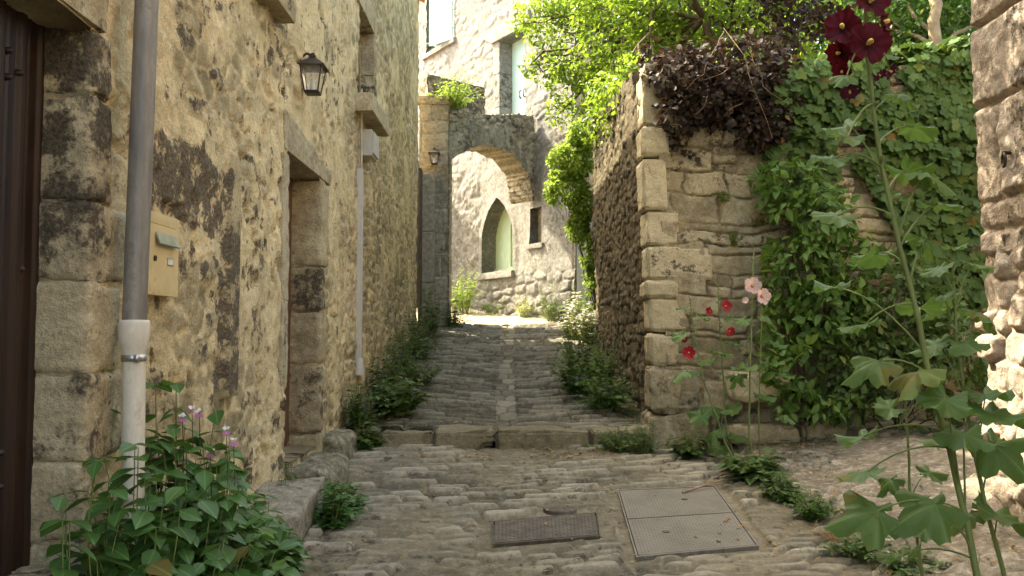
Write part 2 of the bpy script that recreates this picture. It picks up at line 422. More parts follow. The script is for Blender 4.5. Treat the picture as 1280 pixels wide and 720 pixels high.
M['arch'] = mat_stone('arch_stone', (.19, .165, .118), (.42, .365, .265), (.46, .39, .27), spots=.35)
M['setts'] = mat_stone('lane_setts', (.085, .078, .057), (.32, .292, .222), (.07, .06, .04), spots=.18, bump=.4, speck=.6, tonew=.9, moss=(.06, .06, .022))
M['lane'] = mat_stone('lane_stones', (.085, .078, .055), (.36, .325, .24), (.20, .168, .106), spots=.2, bump=.4, speck=.6, tonew=.95, moss=(.085, .075, .03))
M['ramp'] = mat_stone('earth_ramp', (.14, .122, .085), (.38, .34, .26), (.225, .19, .135), spots=.4, bump=.6)
M['pillar'] = mat_stone('pillar_stone', (.36, .285, .215), (.62, .51, .41), (.50, .41, .32), spots=.3)
M['bench'] = mat_stone('bench_stone', (.19, .17, .12), (.38, .34, .25), (.3, .25, .18), spots=.4, moss=(.10, .095, .035))
M['kerb'] = mat_stone('kerb_stone', (.16, .138, .085), (.31, .27, .175), (.25, .21, .14), spots=.25, bump=.7)
M['soil'] = mat_plain('soil', (.075, .055, .035), .95, var=.4, scale=12, bump=.6)
M['brown_metal'] = mat_plain('brown_steel', (.022, .010, .006), .5, 0, .4, .35, 5, .12, streak=(3, 3, .5))
M['zinc'] = mat_plain('weathered_zinc', (.215, .195, .165), .5, .15, .4, .3, 6, .1, streak=(4, 4, .6), dirt=(.12, .10, .085))
M['pvc'] = mat_plain('dirty_pvc', (.62, .57, .47), .5, 0, .4, .12, 6, .08, dirt=(.42, .36, .26), streak=(4, 4, 1))
M['steel'] = mat_plain('clamp_steel', (.5, .5, .5), .35, .9)
M['mail'] = mat_plain('mailbox_paint', (.62, .49, .255), .5, 0, .4, .10, 4, .06, dirt=(.42, .29, .12))
M['white_label'] = mat_plain('label_paper', (.75, .74, .70), .6)
M['dark'] = mat_plain('dark_gap', (.012, .010, .008), .9)
M['wood_brown'] = mat_plain('brown_wood', (.11, .05, .025), .6, streak=(8, 8, .7), var=.4)
M['redwood'] = mat_plain('red_brown_wood', (.16, .05, .025), .6, streak=(8, 8, .7), var=.4)
M['green_wood'] = mat_plain('green_painted_wood', (.29, .37, .25), .55, streak=(8, 8, .7), var=.15)
M['aqua_wood'] = mat_plain('aqua_painted_wood', (.42, .60, .58), .55, streak=(8, 8, .7), var=.1)
M['grey_wood'] = mat_plain('grey_painted_wood', (.33, .34, .32), .6, streak=(8, 8, .7), var=.2)
M['iron'] = mat_plain('lantern_iron', (.05, .038, .028), .5, .6, dirt=(.14, .07, .035))
M['meter'] = mat_plain('meter_plastic', (.46, .44, .38), .5, var=.08)
M['conduit'] = mat_plain('conduit_plastic', (.50, .47, .42), .5, var=.12, streak=(4, 4, .6), dirt=(.33, .30, .25))
M['cable'] = mat_plain('pale_cable', (.42, .36, .25), .6)
M['rust'] = mat_plain('rusty_iron', (.080, .066, .046), .65, .2, .4, .35, 14, .2, dirt=(.125, .10, .078))
M['cover'] = mat_plain('galvanised_cover', (.165, .148, .108), .65, 0, .4, .18, 5, .15, dirt=(.16, .135, .095))
M['bark'] = mat_plain('bark', (.12, .085, .055), .9, var=.5, scale=14, bump=.9, streak=(5, 5, 1))
M['pale_bark'] = mat_plain('pale_bark', (.30, .24, .15), .9, var=.3, scale=10, bump=.6)
M['stem'] = mat_plain('green_stem', (.15, .19, .06), .6, var=.25)
M['dead_stem'] = mat_plain('dry_stem', (.26, .17, .10), .8, var=.35)
M['reed'] = mat_plain('dark_stem', (.07, .05, .03), .8, var=.35)
M['tile'] = mat_plain('clay_tile', (.38, .19, .11), .85, var=.3, scale=3)
def glass():
    s = NT('old_glass'); s.pbr((.10, .12, .12), .08, spec=.6); return s.m
M['glass'] = glass()
def lglass():
    s = NT('lantern_glass'); p = s.pbr((.95, .93, .88), .12, spec=.5); p.inputs['Transmission Weight'].default_value = .85; p.inputs['IOR'].default_value = 1.1; return s.m
M['lglass'] = lglass()
M['l_balsam'] = mat_leaf('balsam_leaf', (.045, .11, .026), (.085, .185, .045), .28, vein=.5, rough=.45)
M['l_tree'] = mat_leaf('lime_green_leaf', (.085, .15, .022), (.17, .26, .045), .5, (.40, .58, .05), rough=.4)
M['l_bush'] = mat_leaf('dark_green_leaf', (.04, .09, .018), (.09, .17, .038), .38, (.16, .34, .04))
M['l_ivy'] = mat_leaf('ivy_leaf', (.036, .078, .018), (.085, .155, .040), .25, rough=.55, spec=.2)
M['l_creeper'] = mat_leaf('creeper_leaf', (.05, .115, .024), (.145, .255, .058), .35, vein=.3)
M['l_purple'] = mat_leaf('purple_leaf', (.022, .018, .013), (.056, .036, .028), .14, (.13, .06, .035), rough=.6, spec=.2)
M['l_holly'] = mat_leaf('hollyhock_leaf', (.06, .125, .03), (.12, .205, .06), .33, (.22, .40, .06), vein=.6, rough=.5, rust=.9)
M['l_weed'] = mat_leaf('weed_leaf', (.05, .095, .022), (.105, .175, .05), .3)
M['l_dry'] = mat_leaf('dry_leaf', (.22, .14, .06), (.34, .24, .11), .2)
M['l_vine'] = mat_leaf('vine_leaf', (.11, .19, .03), (.22, .32, .06), .5, (.45, .6, .08))
M['l_silver'] = mat_leaf('pale_weed_leaf', (.20, .25, .11), (.36, .40, .22), .4)
M['p_dark'] = mat_leaf('dark_red_petal', (.034, .002, .006), (.082, .005, .013), .22, (.22, .008, .016), eye=(.012, .001, .003), rough=.6, spec=.15)
M['p_black'] = mat_leaf('faded_petal', (.025, .004, .012), (.05, .008, .02), .2, (.1, .01, .03))
M['p_red'] = mat_leaf('red_petal', (.30, .012, .022), (.46, .025, .04), .3, (.55, .04, .05))
M['p_pink'] = mat_leaf('pale_pink_petal', (.72, .50, .46), (.85, .64, .58), .4, (.9, .65, .6))
M['p_eye'] = mat_plain('flower_eye', (.42, .03, .05), .6)
M['p_white'] = mat_leaf('white_petal', (.80, .79, .76), (.88, .86, .84), .3, (.8, .8, .8))
M['p_mauve'] = mat_leaf('mauve_petal', (.50, .16, .36), (.62, .26, .48), .3, (.7, .3, .5))
M['pollen'] = mat_plain('pollen', (.72, .52, .14), .8)

# ------------------------------------------------------------------ ground, lane, ramp
SL, YS = 0.0875, 6.96
def gz(y):
    y = np.asarray(y, float)
    up = 0.722 + 0.151 * (np.minimum(y, 13.0) - YS) + 0.11 * np.clip(y - 13.0, 0, 3.5) + .03 * np.clip(y - 16.5, 0, 40)
    return np.where(y < YS, SL * np.maximum(y, -12), up)
def ground_hit(px, py):
    X, Y = (px - 640) / FPX, (360 - py) / FPX
    dy, dz = math.cos(PITCH) - math.sin(PITCH) * Y, math.sin(PITCH) + math.cos(PITCH) * Y
    t = -CAMZ / (dz - SL * dy); return np.array([X * t, dy * t, SL * dy * t])
def grid_of(*segs):
    """breakpoints and steps -> one rising list of grid lines"""
    out = [np.array([segs[0][0]])]
    for a, b, d in segs:
        n = max(1, int(round((b - a) / d))); out.append(np.linspace(a, b, n + 1)[1:])
    return np.concatenate(out)

xs = grid_of((-300, -20, 40), (-20, 20, 1.0), (20, 300, 40)); ys = grid_of((-300, -20, 40), (-20, 40, 1.0), (40, 600, 80))
g = Geo(); uu, vv = np.meshgrid(xs, ys, indexing='ij')
relief(g, (0, 0, 0), (1, 0, 0), (0, 1, 0), (0, 0, 1), xs, ys, gz(vv) - .35, {}, None, 0)
build('ground', g, M['soil'], kind='structure')

# the covers let into the lane, as they lie
MAN = [ground_hit(*p) for p in ((617, 655), (745, 644), (749, 672), (617, 683))]
PLT = [ground_hit(*p) for p in ((773, 616), (893, 611), (946, 685), (797, 699))]
RND = ground_hit(700, 638)
def in_quad(x, y, Q, grow=0.0):
    c = np.mean(Q, axis=0); m = np.full(x.shape, 9.0)
    for i in range(4):
        a, b = Q[i], Q[(i + 1) % 4]; e = b - a; n = np.array([-e[1], e[0]]) / math.hypot(e[0], e[1])
        if (c[0] - a[0]) * n[0] + (c[1] - a[1]) * n[1] < 0: n = -n
        m = np.minimum(m, (x - a[0]) * n[0] + (y - a[1]) * n[1])
    return m + grow

us = grid_of((-1.5, -1.2, .02), (-1.2, 1.75, .0085)); vs_ = grid_of((-6, 2, .1), (2, 3.7, .03), (3.7, 6.93, .0100))
x, y = np.meshgrid(us, vs_, indexing='ij')
wx = x + .05 * (fbm(x * 2, y * 2, seed=3) - .5) + .02 * (fbm(x * 9, y * 9, seed=4, o=2) - .5)
wy = y + .10 * (fbm(x * 1.6, y * 2, seed=5) - .5) + .025 * (fbm(x * 9, y * 9, seed=6, o=2) - .5)
d, rid, cx, cy = voro(wx, wy, .235, .100, 11, .92)
wear = sst(.40, .60, fbm(x * 1.8, y * 1.8, seed=8) + .25 * (rid - .5))
lift = (rid - .45) * .016
st = sst(.001, .011, d + .008 * (fbm(x * 20, y * 20, seed=9, o=3) - .5))
H = st * (.013 + lift * .95 - .014 * cy + .010 * cx) * (.30 + .70 * wear) + .006 * (fbm(x * 22, y * 22, seed=10) - .5) + .03 * (fbm(x * 1.1, y * 1.1, seed=12) - .5)
mort = 1 - st * (.35 + .65 * wear)
m = np.maximum(in_quad(x, y, MAN, .11), in_quad(x, y, PLT, .09)) + .04 * (fbm(x * 9, y * 9, seed=17) - .5); m = np.maximum(m, .15 - np.hypot(x - RND[0], (y - RND[1])))
f = sst(0, .03, m); H = H * (1 - f) - .004 * f; mort = mort * (1 - f) + f * .9
H = H - .016 * sst(.016, .002, d) * (.4 + .6 * wear) * (1 - f)
H = H + (-.02 * sst(.9, 0, abs(x + .05)) + .02) * (1 - f)
ms = .42 * sst(.5, .66, fbm(x * 1.2, y * 1.2, seed=14)) + .3 * sst(.7, 1.4, -x)
g = Geo(); relief(g, (0, 0, 0), (1, 0, 0), (0, 1, SL), (0, 0, 1), us, vs_, H, dict(tone=rid, mortar=mort, moss=ms, stain=np.maximum(.3 * sst(.55, .7, fbm(x * 2.1, y * 2.1, seed=15)), .42 * sst(.016, .004, d) * (1 - f) * sst(.35, .6, fbm(x * 6, y * 6, seed=16)))), None, .12)
build('lower_lane', g, M['lane'], kind='structure')

us = grid_of((-1.5, 1.35, .0105)); vs_ = grid_of((7.15, 9.2, .010), (9.2, 13.3, .018))
x, y = np.meshgrid(us, vs_, indexing='ij')
wx = x + .06 * (fbm(x * 2, y * 2, seed=23) - .5) + .02 * (fbm(x * 11, y * 11, seed=24, o=2) - .5)
wy = y + .16 * (fbm(x * 1.3, y * .9, seed=25) - .5) + .02 * (fbm(x * 11, y * 11, seed=26, o=2) - .5)
d, rid, cx, cy = voro(wx, wy, .27, .115, 21, .85)
dg, rg, gx, gy = voro(wx + .055, wy, .17, .26, 22, .6)
gut = sst(.12, .06, abs(wx + .06 + .03 * (fbm(y * 3, y * 0, seed=33) - .5))); d = np.where(gut > .5, dg, d); rid = np.where(gut > .5, .8 * rg, rid); cy = np.where(gut > .5, gy * .2, cy)
st = sst(.001, .011, d + .005 * (fbm(x * 30, y * 30, seed=9, o=2) - .5))
edge = sst(.75, 1.05, abs(x))
H = st * (.030 + (rid - .5) * .022 - .030 * cy) * (1 - .25 * gut) * (1 - .6 * edge) + .005 * (fbm(x * 26, y * 26, seed=30) - .5) - .045 * sst(.9, 0, abs(x + .06)) - .005 + .02 * edge + .03 * (fbm(x * .9, y * .9, seed=12) - .5)
g = Geo(); relief(g, (0, 0, float(gz(7.15)) - .151 * 7.15 - .025), (1, 0, 0), (0, 1, .151), (0, 0, 1), us, vs_, H,
    dict(tone=rid, mortar=1 - st * (1 - .6 * edge), moss=.62 * edge * sst(.35, .6, fbm(x * 2, y * 1.3, seed=31)) + .25 * sst(.55, .7, fbm(x * 1.5, y * 1.5, seed=32)), stain=0 * x), None, .15)
build('upper_lane', g, M['setts'], kind='structure')

us = grid_of((-6, -1.6, .1), (-1.6, 1.9, .03)); vs_ = grid_of((13.31, 17, .03), (17, 21, .2))
x, y = np.meshgrid(us, vs_, indexing='ij'); d, rid, cx, cy = voro(x, y, .2, .12, 41, .9); st = sst(.002, .03, d)
H = st * (.015 + .015 * (rid - .5)) + .04 * (fbm(x * 1.2, y * 1.2, seed=42) - .5) + (gz(y) - float(gz(13.31)))
g = Geo(); relief(g, (0, 0, float(gz(13.31)) - .035), (1, 0, 0), (0, 1, 0), (0, 0, 1), us, vs_, H, dict(tone=.7 + .6 * rid, mortar=1 - .9 * st, stain=0 * x, moss=0 * x), None, .2)
build('courtyard_path', g, M['pale'], kind='structure')

def ramp_z(x, y):
    k = np.interp(y, [2, 4.6, 7], [.26, .2, .075]); return SL * y + .05 + (x - 1.65) * k
us = grid_of((1.66, 3.2, .018), (3.2, 6.5, .1)); vs_ = grid_of((-3, 3, .1), (3, 7.02, .018))
x, y = np.meshgrid(us, vs_, indexing='ij'); d, rid, cx, cy = voro(x + .05 * fbm(x * 5, y * 5), y, .13, .10, 51, 1.0)
st = sst(.004, .03, d) * sst(.5, .62, fbm(x * 2.5, y * 2.5, seed=52) + .3 * (rid - .5))
H = ramp_z(x, y) + .02 * st + .03 * (fbm(x * 3, y * 3, seed=53) - .5) + .012 * (fbm(x * 18, y * 18, seed=54) - .5) - .06 * sst(.12, 0, x - 1.66)
g = Geo(); relief(g, (0, 0, 0), (1, 0, 0), (0, 1, 0), (0, 0, 1), us, vs_, H, dict(tone=.3 + .7 * rid, mortar=1 - st, stain=.3 * sst(.5, .7, fbm(x * 1.5, y * 1.5, seed=55)), moss=.25 * sst(.5, .7, fbm(x, y, seed=56))), None, .2)
build('driveway_ramp', g, M['ramp'], kind='structure')

# the stone step across the lane
t = thing('stone_step', 'worn step of long kerb stones crossing the cobbled lane, dark drain hole beneath', 'step', (0, 6.95, .61))
def drain(W):
    m = sst(-.33, -.20, W[:, 0]) * sst(.70, .64, W[:, 2]); W = W.copy(); W[:, 2] += m * .105; return W
ks = [(-1.40, -1.035, .722, 0), (-1.035, -.62, .728, .012), (-.618, -.135, .732, 0), (-.133, .62, .738, -.005), (.618, 1.1, .735, .035)]
for i, (a, b, top, dy) in enumerate(ks):
    g = Geo(); rough_box(g, (a, 6.90 + dy, .54), (b, 7.24, top + .012), .03, .026, .018, seed=60 + i, freq=4, tone=.3 + .5 * random.random(), stain=.12, moss=.32, tf=drain if i == 2 else None, chip=.05)
    build('kerb_stone', g, M['kerb'], t)

# ------------------------------------------------------------------ the house on the left
XW = -1.36
house = thing('stone_house', 'old house with patchy ochre plaster, brown metal door and small upper window', 'house', (XW, 4.0, .35))
def wy_(px): return -XW * FPX / (640 - px)
def wp(px, py): return at(px, py, wy_(px))[1:]
G0, G1, GB, GT = 1.2, 2.80, .78, 2.49
D0, D1, DB, DT = 5.29, 6.23, .72, 2.62
W0, W1, WB, WT = 7.70, 8.48, 3.60, 4.44
YE, HF, HN, HM = 12.6, 6.35, 8.0, 5.7
YA, YB = 5.75, 7.6  # unseen roofline stepped: low here to let sun onto the right building
us = grid_of((-4, -1, .2), (-1, G0, .03), (G0, G1, .2), (G1, D0, .0135), (D0, D1, .047), (D1, W0, .0148), (W0, W1, .0485), (W1, YE, .026))
vs_ = grid_of((0, DB, .03), (DB, GB, .02), (GB, GT, .0143), (GT, DT, .0145), (DT, WB, .0148), (WB, WT, .0205), (WT, HM, .035), (HM, HF, .03), (HF, HN, .33))
u, v = np.meshgrid(us, vs_, indexing='ij')
uc, vc = (us[1:] + us[:-1]) / 2, (vs_[1:] + vs_[:-1]) / 2; UC, VC = np.meshgrid(uc, vc, indexing='ij')
keep = ~((UC > G0) & (UC < G1) & (VC > GB) & (VC < GT)) & ~((UC > D0) & (UC < D1) & (VC > DB) & (VC < DT)) & ~((UC > W0) & (UC < W1) & (VC > WB) & (VC < WT))
keep &= (VC < HM) | ((VC < HF) & (UC > YB)) | (UC < YA)
d, rid, cx, cy = voro(u + .07 * (fbm(u * 3, v * 3, seed=70) - .5), v + .07 * (fbm(u * 3, v * 3, seed=71) - .5), .20, .115, 72, .95)
d2, rid2, _, _ = voro(u + .05 * (fbm(u * 3, v * 3, seed=86) - .5), v + .06 * (fbm(u * 3, v * 3, seed=87) - .5), .20, .10, 73, .95)
far = sst(6.5, 7.6, u + .5 * (fbm(u * 1.5, v * 1.5, seed=74) - .5))
d = np.where(far > .5, d2, d); rid = np.where(far > .5, rid2, rid)
gl = gz(u)
base = sst(1.5, .5, v - gl)
E = sst(.495, .545, fbm(u * 1.6, v * 1.8, seed=75) + .22 * (rid - .5) + .10 * base + .115 * far - .095 + .10 * (fbm(u * 9, v * 9, seed=88, o=3) - .5))
sp = sst(.002, .014, d + .014 * (fbm(u * 22, v * 22, seed=76, o=3) - .5))
und = .04 * (fbm(u * .9, v * .9, seed=77, o=3) - .5)
rough = .040 * (fbm(u * 9, v * 9, seed=78, o=5, g=.68) - .5)
pits = -.026 * sst(.62, .70, fbm(u * 16, v * 13, seed=79, o=3)) * sst(.42, .55, fbm(u * 2, v * 2, seed=89))
H = und + rough + pits + E * (sp * (.007 + .014 * (rid - .5)) - .008)
mort = 1 - E * sp
stain = (.46 * (rid > .80) * E * sp * sst(.45, .6, fbm(u * 1.1, v * 1.1, seed=82) + .10) + .46 * sst(.60, .67, fbm(u * 15, v * 12, seed=90, o=4)) * sst(.4, .52, fbm(u * 1.4, v * 1.4, seed=91) + .06)) * (1 - .8 * far)
nz = fbm(u * 5, v * 4, seed=80) - .5
def patch(px0, py0, px1, py1, s=.7, soft=.05, n=.22, ok=None):
    """a dark weathered area, from its outline in the photograph to wall metres"""
    global stain
    y0, y1 = wy_(px0), wy_(px1); zt, zb = at((px0 + px1) / 2, py0, (y0 + y1) / 2)[2], at((px0 + px1) / 2, py1, (y0 + y1) / 2)[2]
    e = np.minimum(np.minimum(u - y0, y1 - u), np.minimum(v - zb, zt - v)) + n * nz
    stain = np.maximum(stain, s * sst(-soft, soft, e) * (.8 + .4 * fbm(u * 9, v * 7, seed=81)))
patch(184, 188, 281, 282, .78, .03, .16); patch(184, 270, 192, 400, .55, .02, .1); patch(271, 290, 292, 490, .66, .015, .05)
patch(226, 298, 246, 350, .42, .02, .15); patch(300, 318, 334, 350, .5, .03, .3); patch(208, 14, 248, 60, .5, .03, .4); patch(345, 70, 362, 120, .4, .03, .4)
patch(400, 40, 430, 110, .35, .04, .5); patch(454, 80, 470, 125, .45, .02, .1); patch(300, 400, 345, 440, .35, .04, .4); patch(250, 0, 300, 30, .4, .04, .4)
patch(372, 330, 402, 385, .5, .02, .08); patch(187, 420, 220, 470, .38, .03, .3); patch(400, 250, 440, 420, .22, .1, .5); patch(480, 300, 524, 430, .25, .2, .5)
stain *= .9; stain = np.maximum(stain, .22 * sst(.55, .0, v - gl) * sst(.35, .6, fbm(u * 2, v * 2, seed=84)))
moss = .5 * sst(.5, .0, v - gl - .1) * sst(.4, .6, fbm(u * 2, v * 2, seed=83)) + .25 * far * sst(.45, .65, fbm(u * .8, v * .5, seed=85)) * sst(3.5, .8, v - gl)
pil = ((u > 4.14) & (u < 4.31) & (v > 1.2) & (v < 2.37)); H = np.where(pil, .028 + .004 * rough, H); mort = np.where(pil, 0, mort)
tone = np.where(pil, .85, rid)
g = Geo(); relief(g, (XW, 0, 0), (0, 1, 0), (0, 0, 1), (1, 0, 0), us, vs_, H, dict(tone=tone, mortar=mort, stain=stain, moss=moss), keep, .32)
box(g, (-6.2, -4, -.5), (XW - .33, YA - .02, HN - .02), mortar=1.0); box(g, (-3.6, YA - .02, -.5), (XW - .33, YB, HM - .02), mortar=1.0); box(g, (-6.2, YB, -.5), (XW - .33, YE - .02, HF - .02), mortar=1.0)
box(g, (XW - .5, YE - .45, .3), (XW - .04, YE + .001, HF - .03), mortar=1.0)
build('wall', g, M['house'], house)
g = Geo(); 
for (y0, y1, z0, xm, xb_, zr) in ((-4.1, YA, HN, -4.5, -6.3, 1.3), (YA + .01, YB - .01, HM, -2.5, -3.6, .15), (YB, YE + .08, HF, -4.5, -6.3, 1.3)):
    V = [(XW + .08, y0, z0), (XW + .08, y1, z0), (xm, y1, z0 + zr), (xm, y0, z0 + zr), (xb_, y0, z0), (xb_, y1, z0)]
    V = np.array(V + [(a, b, c + .12) for a, b, c in V], float)
    g.add(V, [np.array([[0, 3, 2, 1], [3, 4, 5, 2], [6, 7, 8, 9], [9, 8, 11, 10], [0, 1, 7, 6], [4, 10, 11, 5], [0, 6, 9, 3], [3, 9, 10, 4], [1, 2, 8, 7], [2, 5, 11, 8]])])
build('roof', g, M['tile'], house, smooth=False)
# hewn jamb of the garage door
xb, xf = XW - .21, XW + .016
zs = [(2.275, 2.487, 2.93, .50, .75), (1.927, 2.268, 2.95, .55, .4), (1.672, 1.92, 3.06, .42, .5), (1.379, 1.664, 3.02, .22, .75), (1.10, 1.372, 3.07, .33, .6), (.85, 1.094, 2.86, .2, .35), (.30, .845, 2.98, .1, .4)]
for i, (a, b, y1, stn, tn) in enumerate(zs):
    g = Geo(); rough_box(g, (xb, G1 - .010, a - .005), (xf, y1, b + .005), .007, .006, .018, seed=100 + i, tone=tn, stain=stn, chip=.012)
    build('jamb_stone', g, M['quoin'], house)
g = Geo(); rough_box(g, (xb - .1, 1.0, 2.492), (xf + .006, 2.87, 2.78), .02, .012, .03, seed=120, tone=.5, stain=.3); build('door_lintel', g, M['quoin'], house)
g = Geo(); rough_box(g, (XW - .35, 1.0, .15), (XW + .05, 2.93, .775), .03, .015, .05, seed=121, tone=.4, stain=.1, moss=.15); build('threshold', g, M['quoin'], house)
# corrugated brown garage door, rivets
g = Geo(); yy = np.arange(1.15, 2.80, .0055); ph = (yy / .115) % 1
xx = XW - .158 + .012 * (sst(.08, .16, ph) - sst(.40, .48, ph)) + .006 * (sst(.62, .66, ph) - sst(.70, .74, ph))
V = np.concatenate([np.stack([xx, yy, np.full_like(yy, .70)], 1), np.stack([xx, yy, np.full_like(yy, 2.54)], 1)]); n = len(yy); k = np.arange(n - 1)
g.add(V, [np.stack([k, k + 1, k + 1 + n, k + n], 1)])
V2 = V.copy(); V2[:, 0] = XW - .2; g.add(V2, [np.stack([k, k + n, k + 1 + n, k + 1], 1)])
dr = build('garage_door', g, M['brown_metal'], house)
for (ry, rz) in ((2.60, 2.35), (2.66, 2.30), (2.60, 2.27), (2.62, 1.15), (2.62, 1.05), (2.7, 1.7)):
    g = Geo(); an = np.linspace(0, 2 * np.pi, 8, endpoint=False)
    V = [(XW - .134, ry, rz)] + [(XW - .144, ry + .010 * math.cos(a), rz + .010 * math.sin(a)) for a in an] + [(XW - .158, ry + .012 * math.cos(a), rz + .012 * math.sin(a)) for a in an]
    g.add(V, [np.array([[0, 1 + i, 1 + (i + 1) % 8] for i in range(8)]), np.array([[1 + i, 9 + i, 9 + (i + 1) % 8, 1 + (i + 1) % 8] for i in range(8)])])
    build('rivet', g, M['brown_metal'], dr)
# street door
g = Geo(); box(g, (XW - .26, D0 - .02, DB), (XW - .215, D1 + .03, DT + .02))
for k in range(6): box(g, (XW - .216, D0 + .02 + k * .155, DB + .03), (XW - .205, D0 + .165 + k * .155, DT))
sd = build('door', g, M['wood_brown'], house, smooth=False)
for i, (a, b, y1, stn, tn) in enumerate([(.62, .80, 6.42, .2, .3), (.81, 1.28, 6.36, .35, .2), (1.285, 1.66, 6.40, .12, .35), (1.665, 1.98, 6.36, .5, .35), (1.985, 2.60, 6.45, .16, .4)]):
    g = Geo(); rough_box(g, (XW - .30, D1 - .012, a), (XW + .012, y1, b), .018, .010, .022, seed=140 + i, tone=tn, stain=stn, moss=.3 if i < 1 else .05, chip=.01); build('jamb_stone', g, M['quoin'], house)
for i, (a, b) in enumerate([(1.2, 1.70), (1.705, 2.58)]):
    g = Geo(); rough_box(g, (XW - .30, D0 - .13, a), (XW + .012, D0 + .01, b), .014, .008, .022, seed=150 + i, tone=.9, stain=.05 if i else .25); build('jamb_stone', g, M['pale'], house)
g = Geo(); rough_box(g, (XW - .31, D0 - .10, 2.605), (XW + .012, 6.52, 2.84), .016, .010, .022, seed=155, tone=.65, stain=.12, tf=lambda W: W + np.stack([0 * W[:, 0], 0 * W[:, 0], -.12 * (W[:, 1] - D0 + .1) * sst(2.65, 2.9, W[:, 2])], 1)); build('door_lintel', g, M['pale'], house)
# small upper window
fr = Geo()
for (a, b, c, e) in ((W0, WB, W0 + .07, WT), (W1 - .07, WB, W1, WT), (W0, WB, W1, WB + .07), (W0, WT - .07, W1, WT), ((W0 + W1) / 2 - .03, WB, (W0 + W1) / 2 + .03, WT)): box(fr, (XW - .20 - .001 * len(fr.V), a, b), (XW - .145 + .001 * len(fr.V), c, e))
wf = build('window', fr, M['redwood'], house, smooth=False)
g = Geo(); box(g, (XW - .19, W0 + .01, WB + .01), (XW - .18, W1 - .01, WT - .01)); build('pane', g, M['glass'], wf, smooth=False)
g = Geo(); rough_box(g, (XW - .28, W0 - .14, WB - .155), (XW + .15, W1 + .12, WB + .002), .015, .008, .022, seed=160, tone=.6, stain=.12); build('window_sill', g, M['quoin'], house)
g = Geo(); rough_box(g, (XW - .28, W0 - .12, WT - .002), (XW + .015, W1 + .14, WT + .22), .015, .010, .03, seed=161, tone=.6, stain=.2); build('window_lintel', g, M['quoin'], house)
for i, (a, b, y1) in enumerate([(WB, WB + .42, W1 + .17), (WB + .425, WT - .005, W1 + .11)]):
    g = Geo(); rough_box(g, (XW - .28, W1 - .012, a), (XW + .013, y1, b), .014, .008, .022, seed=165 + i, tone=.4, stain=.45 if i == 0 else .1); build('jamb_stone', g, M['quoin'], house)
p = at(331, 6, 4.82); g = Geo(); rough_box(g, (XW - .1, 4.62, p[2] - .03), (XW + .10, 5.06, p[2] + .09), .02, .015, .022, seed=170, tone=.6, stain=.3); build('projecting_stone', g, M['quoin'], house)

# ------------------------------------------------------------------ gate post and archway
def shell_back(g, O, U, Vd, N, u0, u1, v0, v1, dep): pass
post = thing('gate_post', 'tall weathered stone gate pier between the ochre house and the archway', 'gate pier', (-1.15, 13.1, 1.7))
us = grid_of((0, .43, .014)); vs_ = grid_of((1.45, 4.93, .018)); u, v = np.meshgrid(us, vs_, indexing='ij')
d, rid, cx, cy = courses(u, v, (.22, .5), (.2, .5), 200, .02); sp = sst(.002, .02, d)
H = .02 * sp + .014 * (fbm(u * 8, v * 8, seed=201) - .5) + .03 * (rid - .5)
at_ = dict(tone=rid, mortar=1 - sp, stain=.2 * sst(.45, .6, fbm(u * 2, v * 1.5, seed=203)), moss=.2 * sst(2.4, 1.6, v))
g = Geo(); relief(g, (-1.38, 13.0, 0), (1, 0, 0), (0, 0, 1), (0, -1, 0), us, vs_, H, at_, None, .02)
us2 = grid_of((0, .55, .02)); u, v = np.meshgrid(us2, vs_, indexing='ij'); d, rid, cx, cy = courses(u, v, (.22, .5), (.2, .5), 205, .02); sp = sst(.002, .02, d)
relief(g, (-.95, 13.0, 0), (0, 1, 0), (0, 0, 1), (1, 0, 0), us2, vs_, .02 * sp + .014 * (fbm(u * 8, v * 8, seed=206) - .5), dict(tone=rid, mortar=1 - sp, stain=0 * u, moss=0 * u), None, .02)
box(g, (-1.38, 13.015, 1.4), (-.965, 13.56, 4.915), tone=.5)
build('shaft', g, M['arch'], post)
g = Geo(); rough_box(g, (-1.42, 12.97, 4.93), (-.92, 13.58, 5.06), .03, .02, .03, seed=210, tone=.5, stain=.35); build('cap_stone', g, M['arch'], post)
for i, (a, b) in enumerate([(1.5, 2.25), (2.26, 3.0), (3.01, 3.85)]):
    g = Geo(); rough_box(g, (-1.36, 12.80, a), (-1.14, 12.99, b), .015, .008, .025, seed=212 + i, tone=.75, stain=.12); build('jamb_stone', g, M['arch'], post)
g = Geo(); box(g, (-1.352, 12.62, 1.5), (-1.31, 12.79, 3.9)); build('wooden_strip', g, M['reed'], post, smooth=False)

A, B = np.array([-.97, 13.06]), np.array([.36, 14.30]); L = float(np.hypot(*(B - A))); ab = (B - A) / L; an_ = np.array([ab[1], -ab[0]])
arch = thing('stone_archway', 'low rubble stone archway spanning the lane between the gate pier and the tall pale house', 'archway', (float(A[0]), float(A[1]), 1.7))
us = grid_of((0, L, .016)); vs_ = grid_of((3.1, 5.25, .016)); u, v = np.meshgrid(us, vs_, indexing='ij'); UC, VC = np.meshgrid((us[1:] + us[:-1]) / 2, (vs_[1:] + vs_[:-1]) / 2, indexing='ij')
def intr(a): 
    t = np.clip(a / (L - .05), 0, 1); return 4.0 + .36 * np.sin(np.pi * np.minimum(t, .97) ** .85) ** .7 + .14 * t - .42 * sst(.93, 1.0, t) - .10 * sst(.80, .95, t) + .13 * (fbm(a * 6, a * 0, seed=215) - .5)
top = lambda a: 4.80 + .30 * a / L + .05 * (fbm(a * 5, a * 0 + 3, seed=216) - .5)
keep = (VC > intr(UC)) & (VC < top(UC))
rr = v - intr(u); d1, r1, c1, _ = voro(u * 1.0 + .25 * (u - L / 2) * rr, rr * .45, .17, .17, 217, .95)
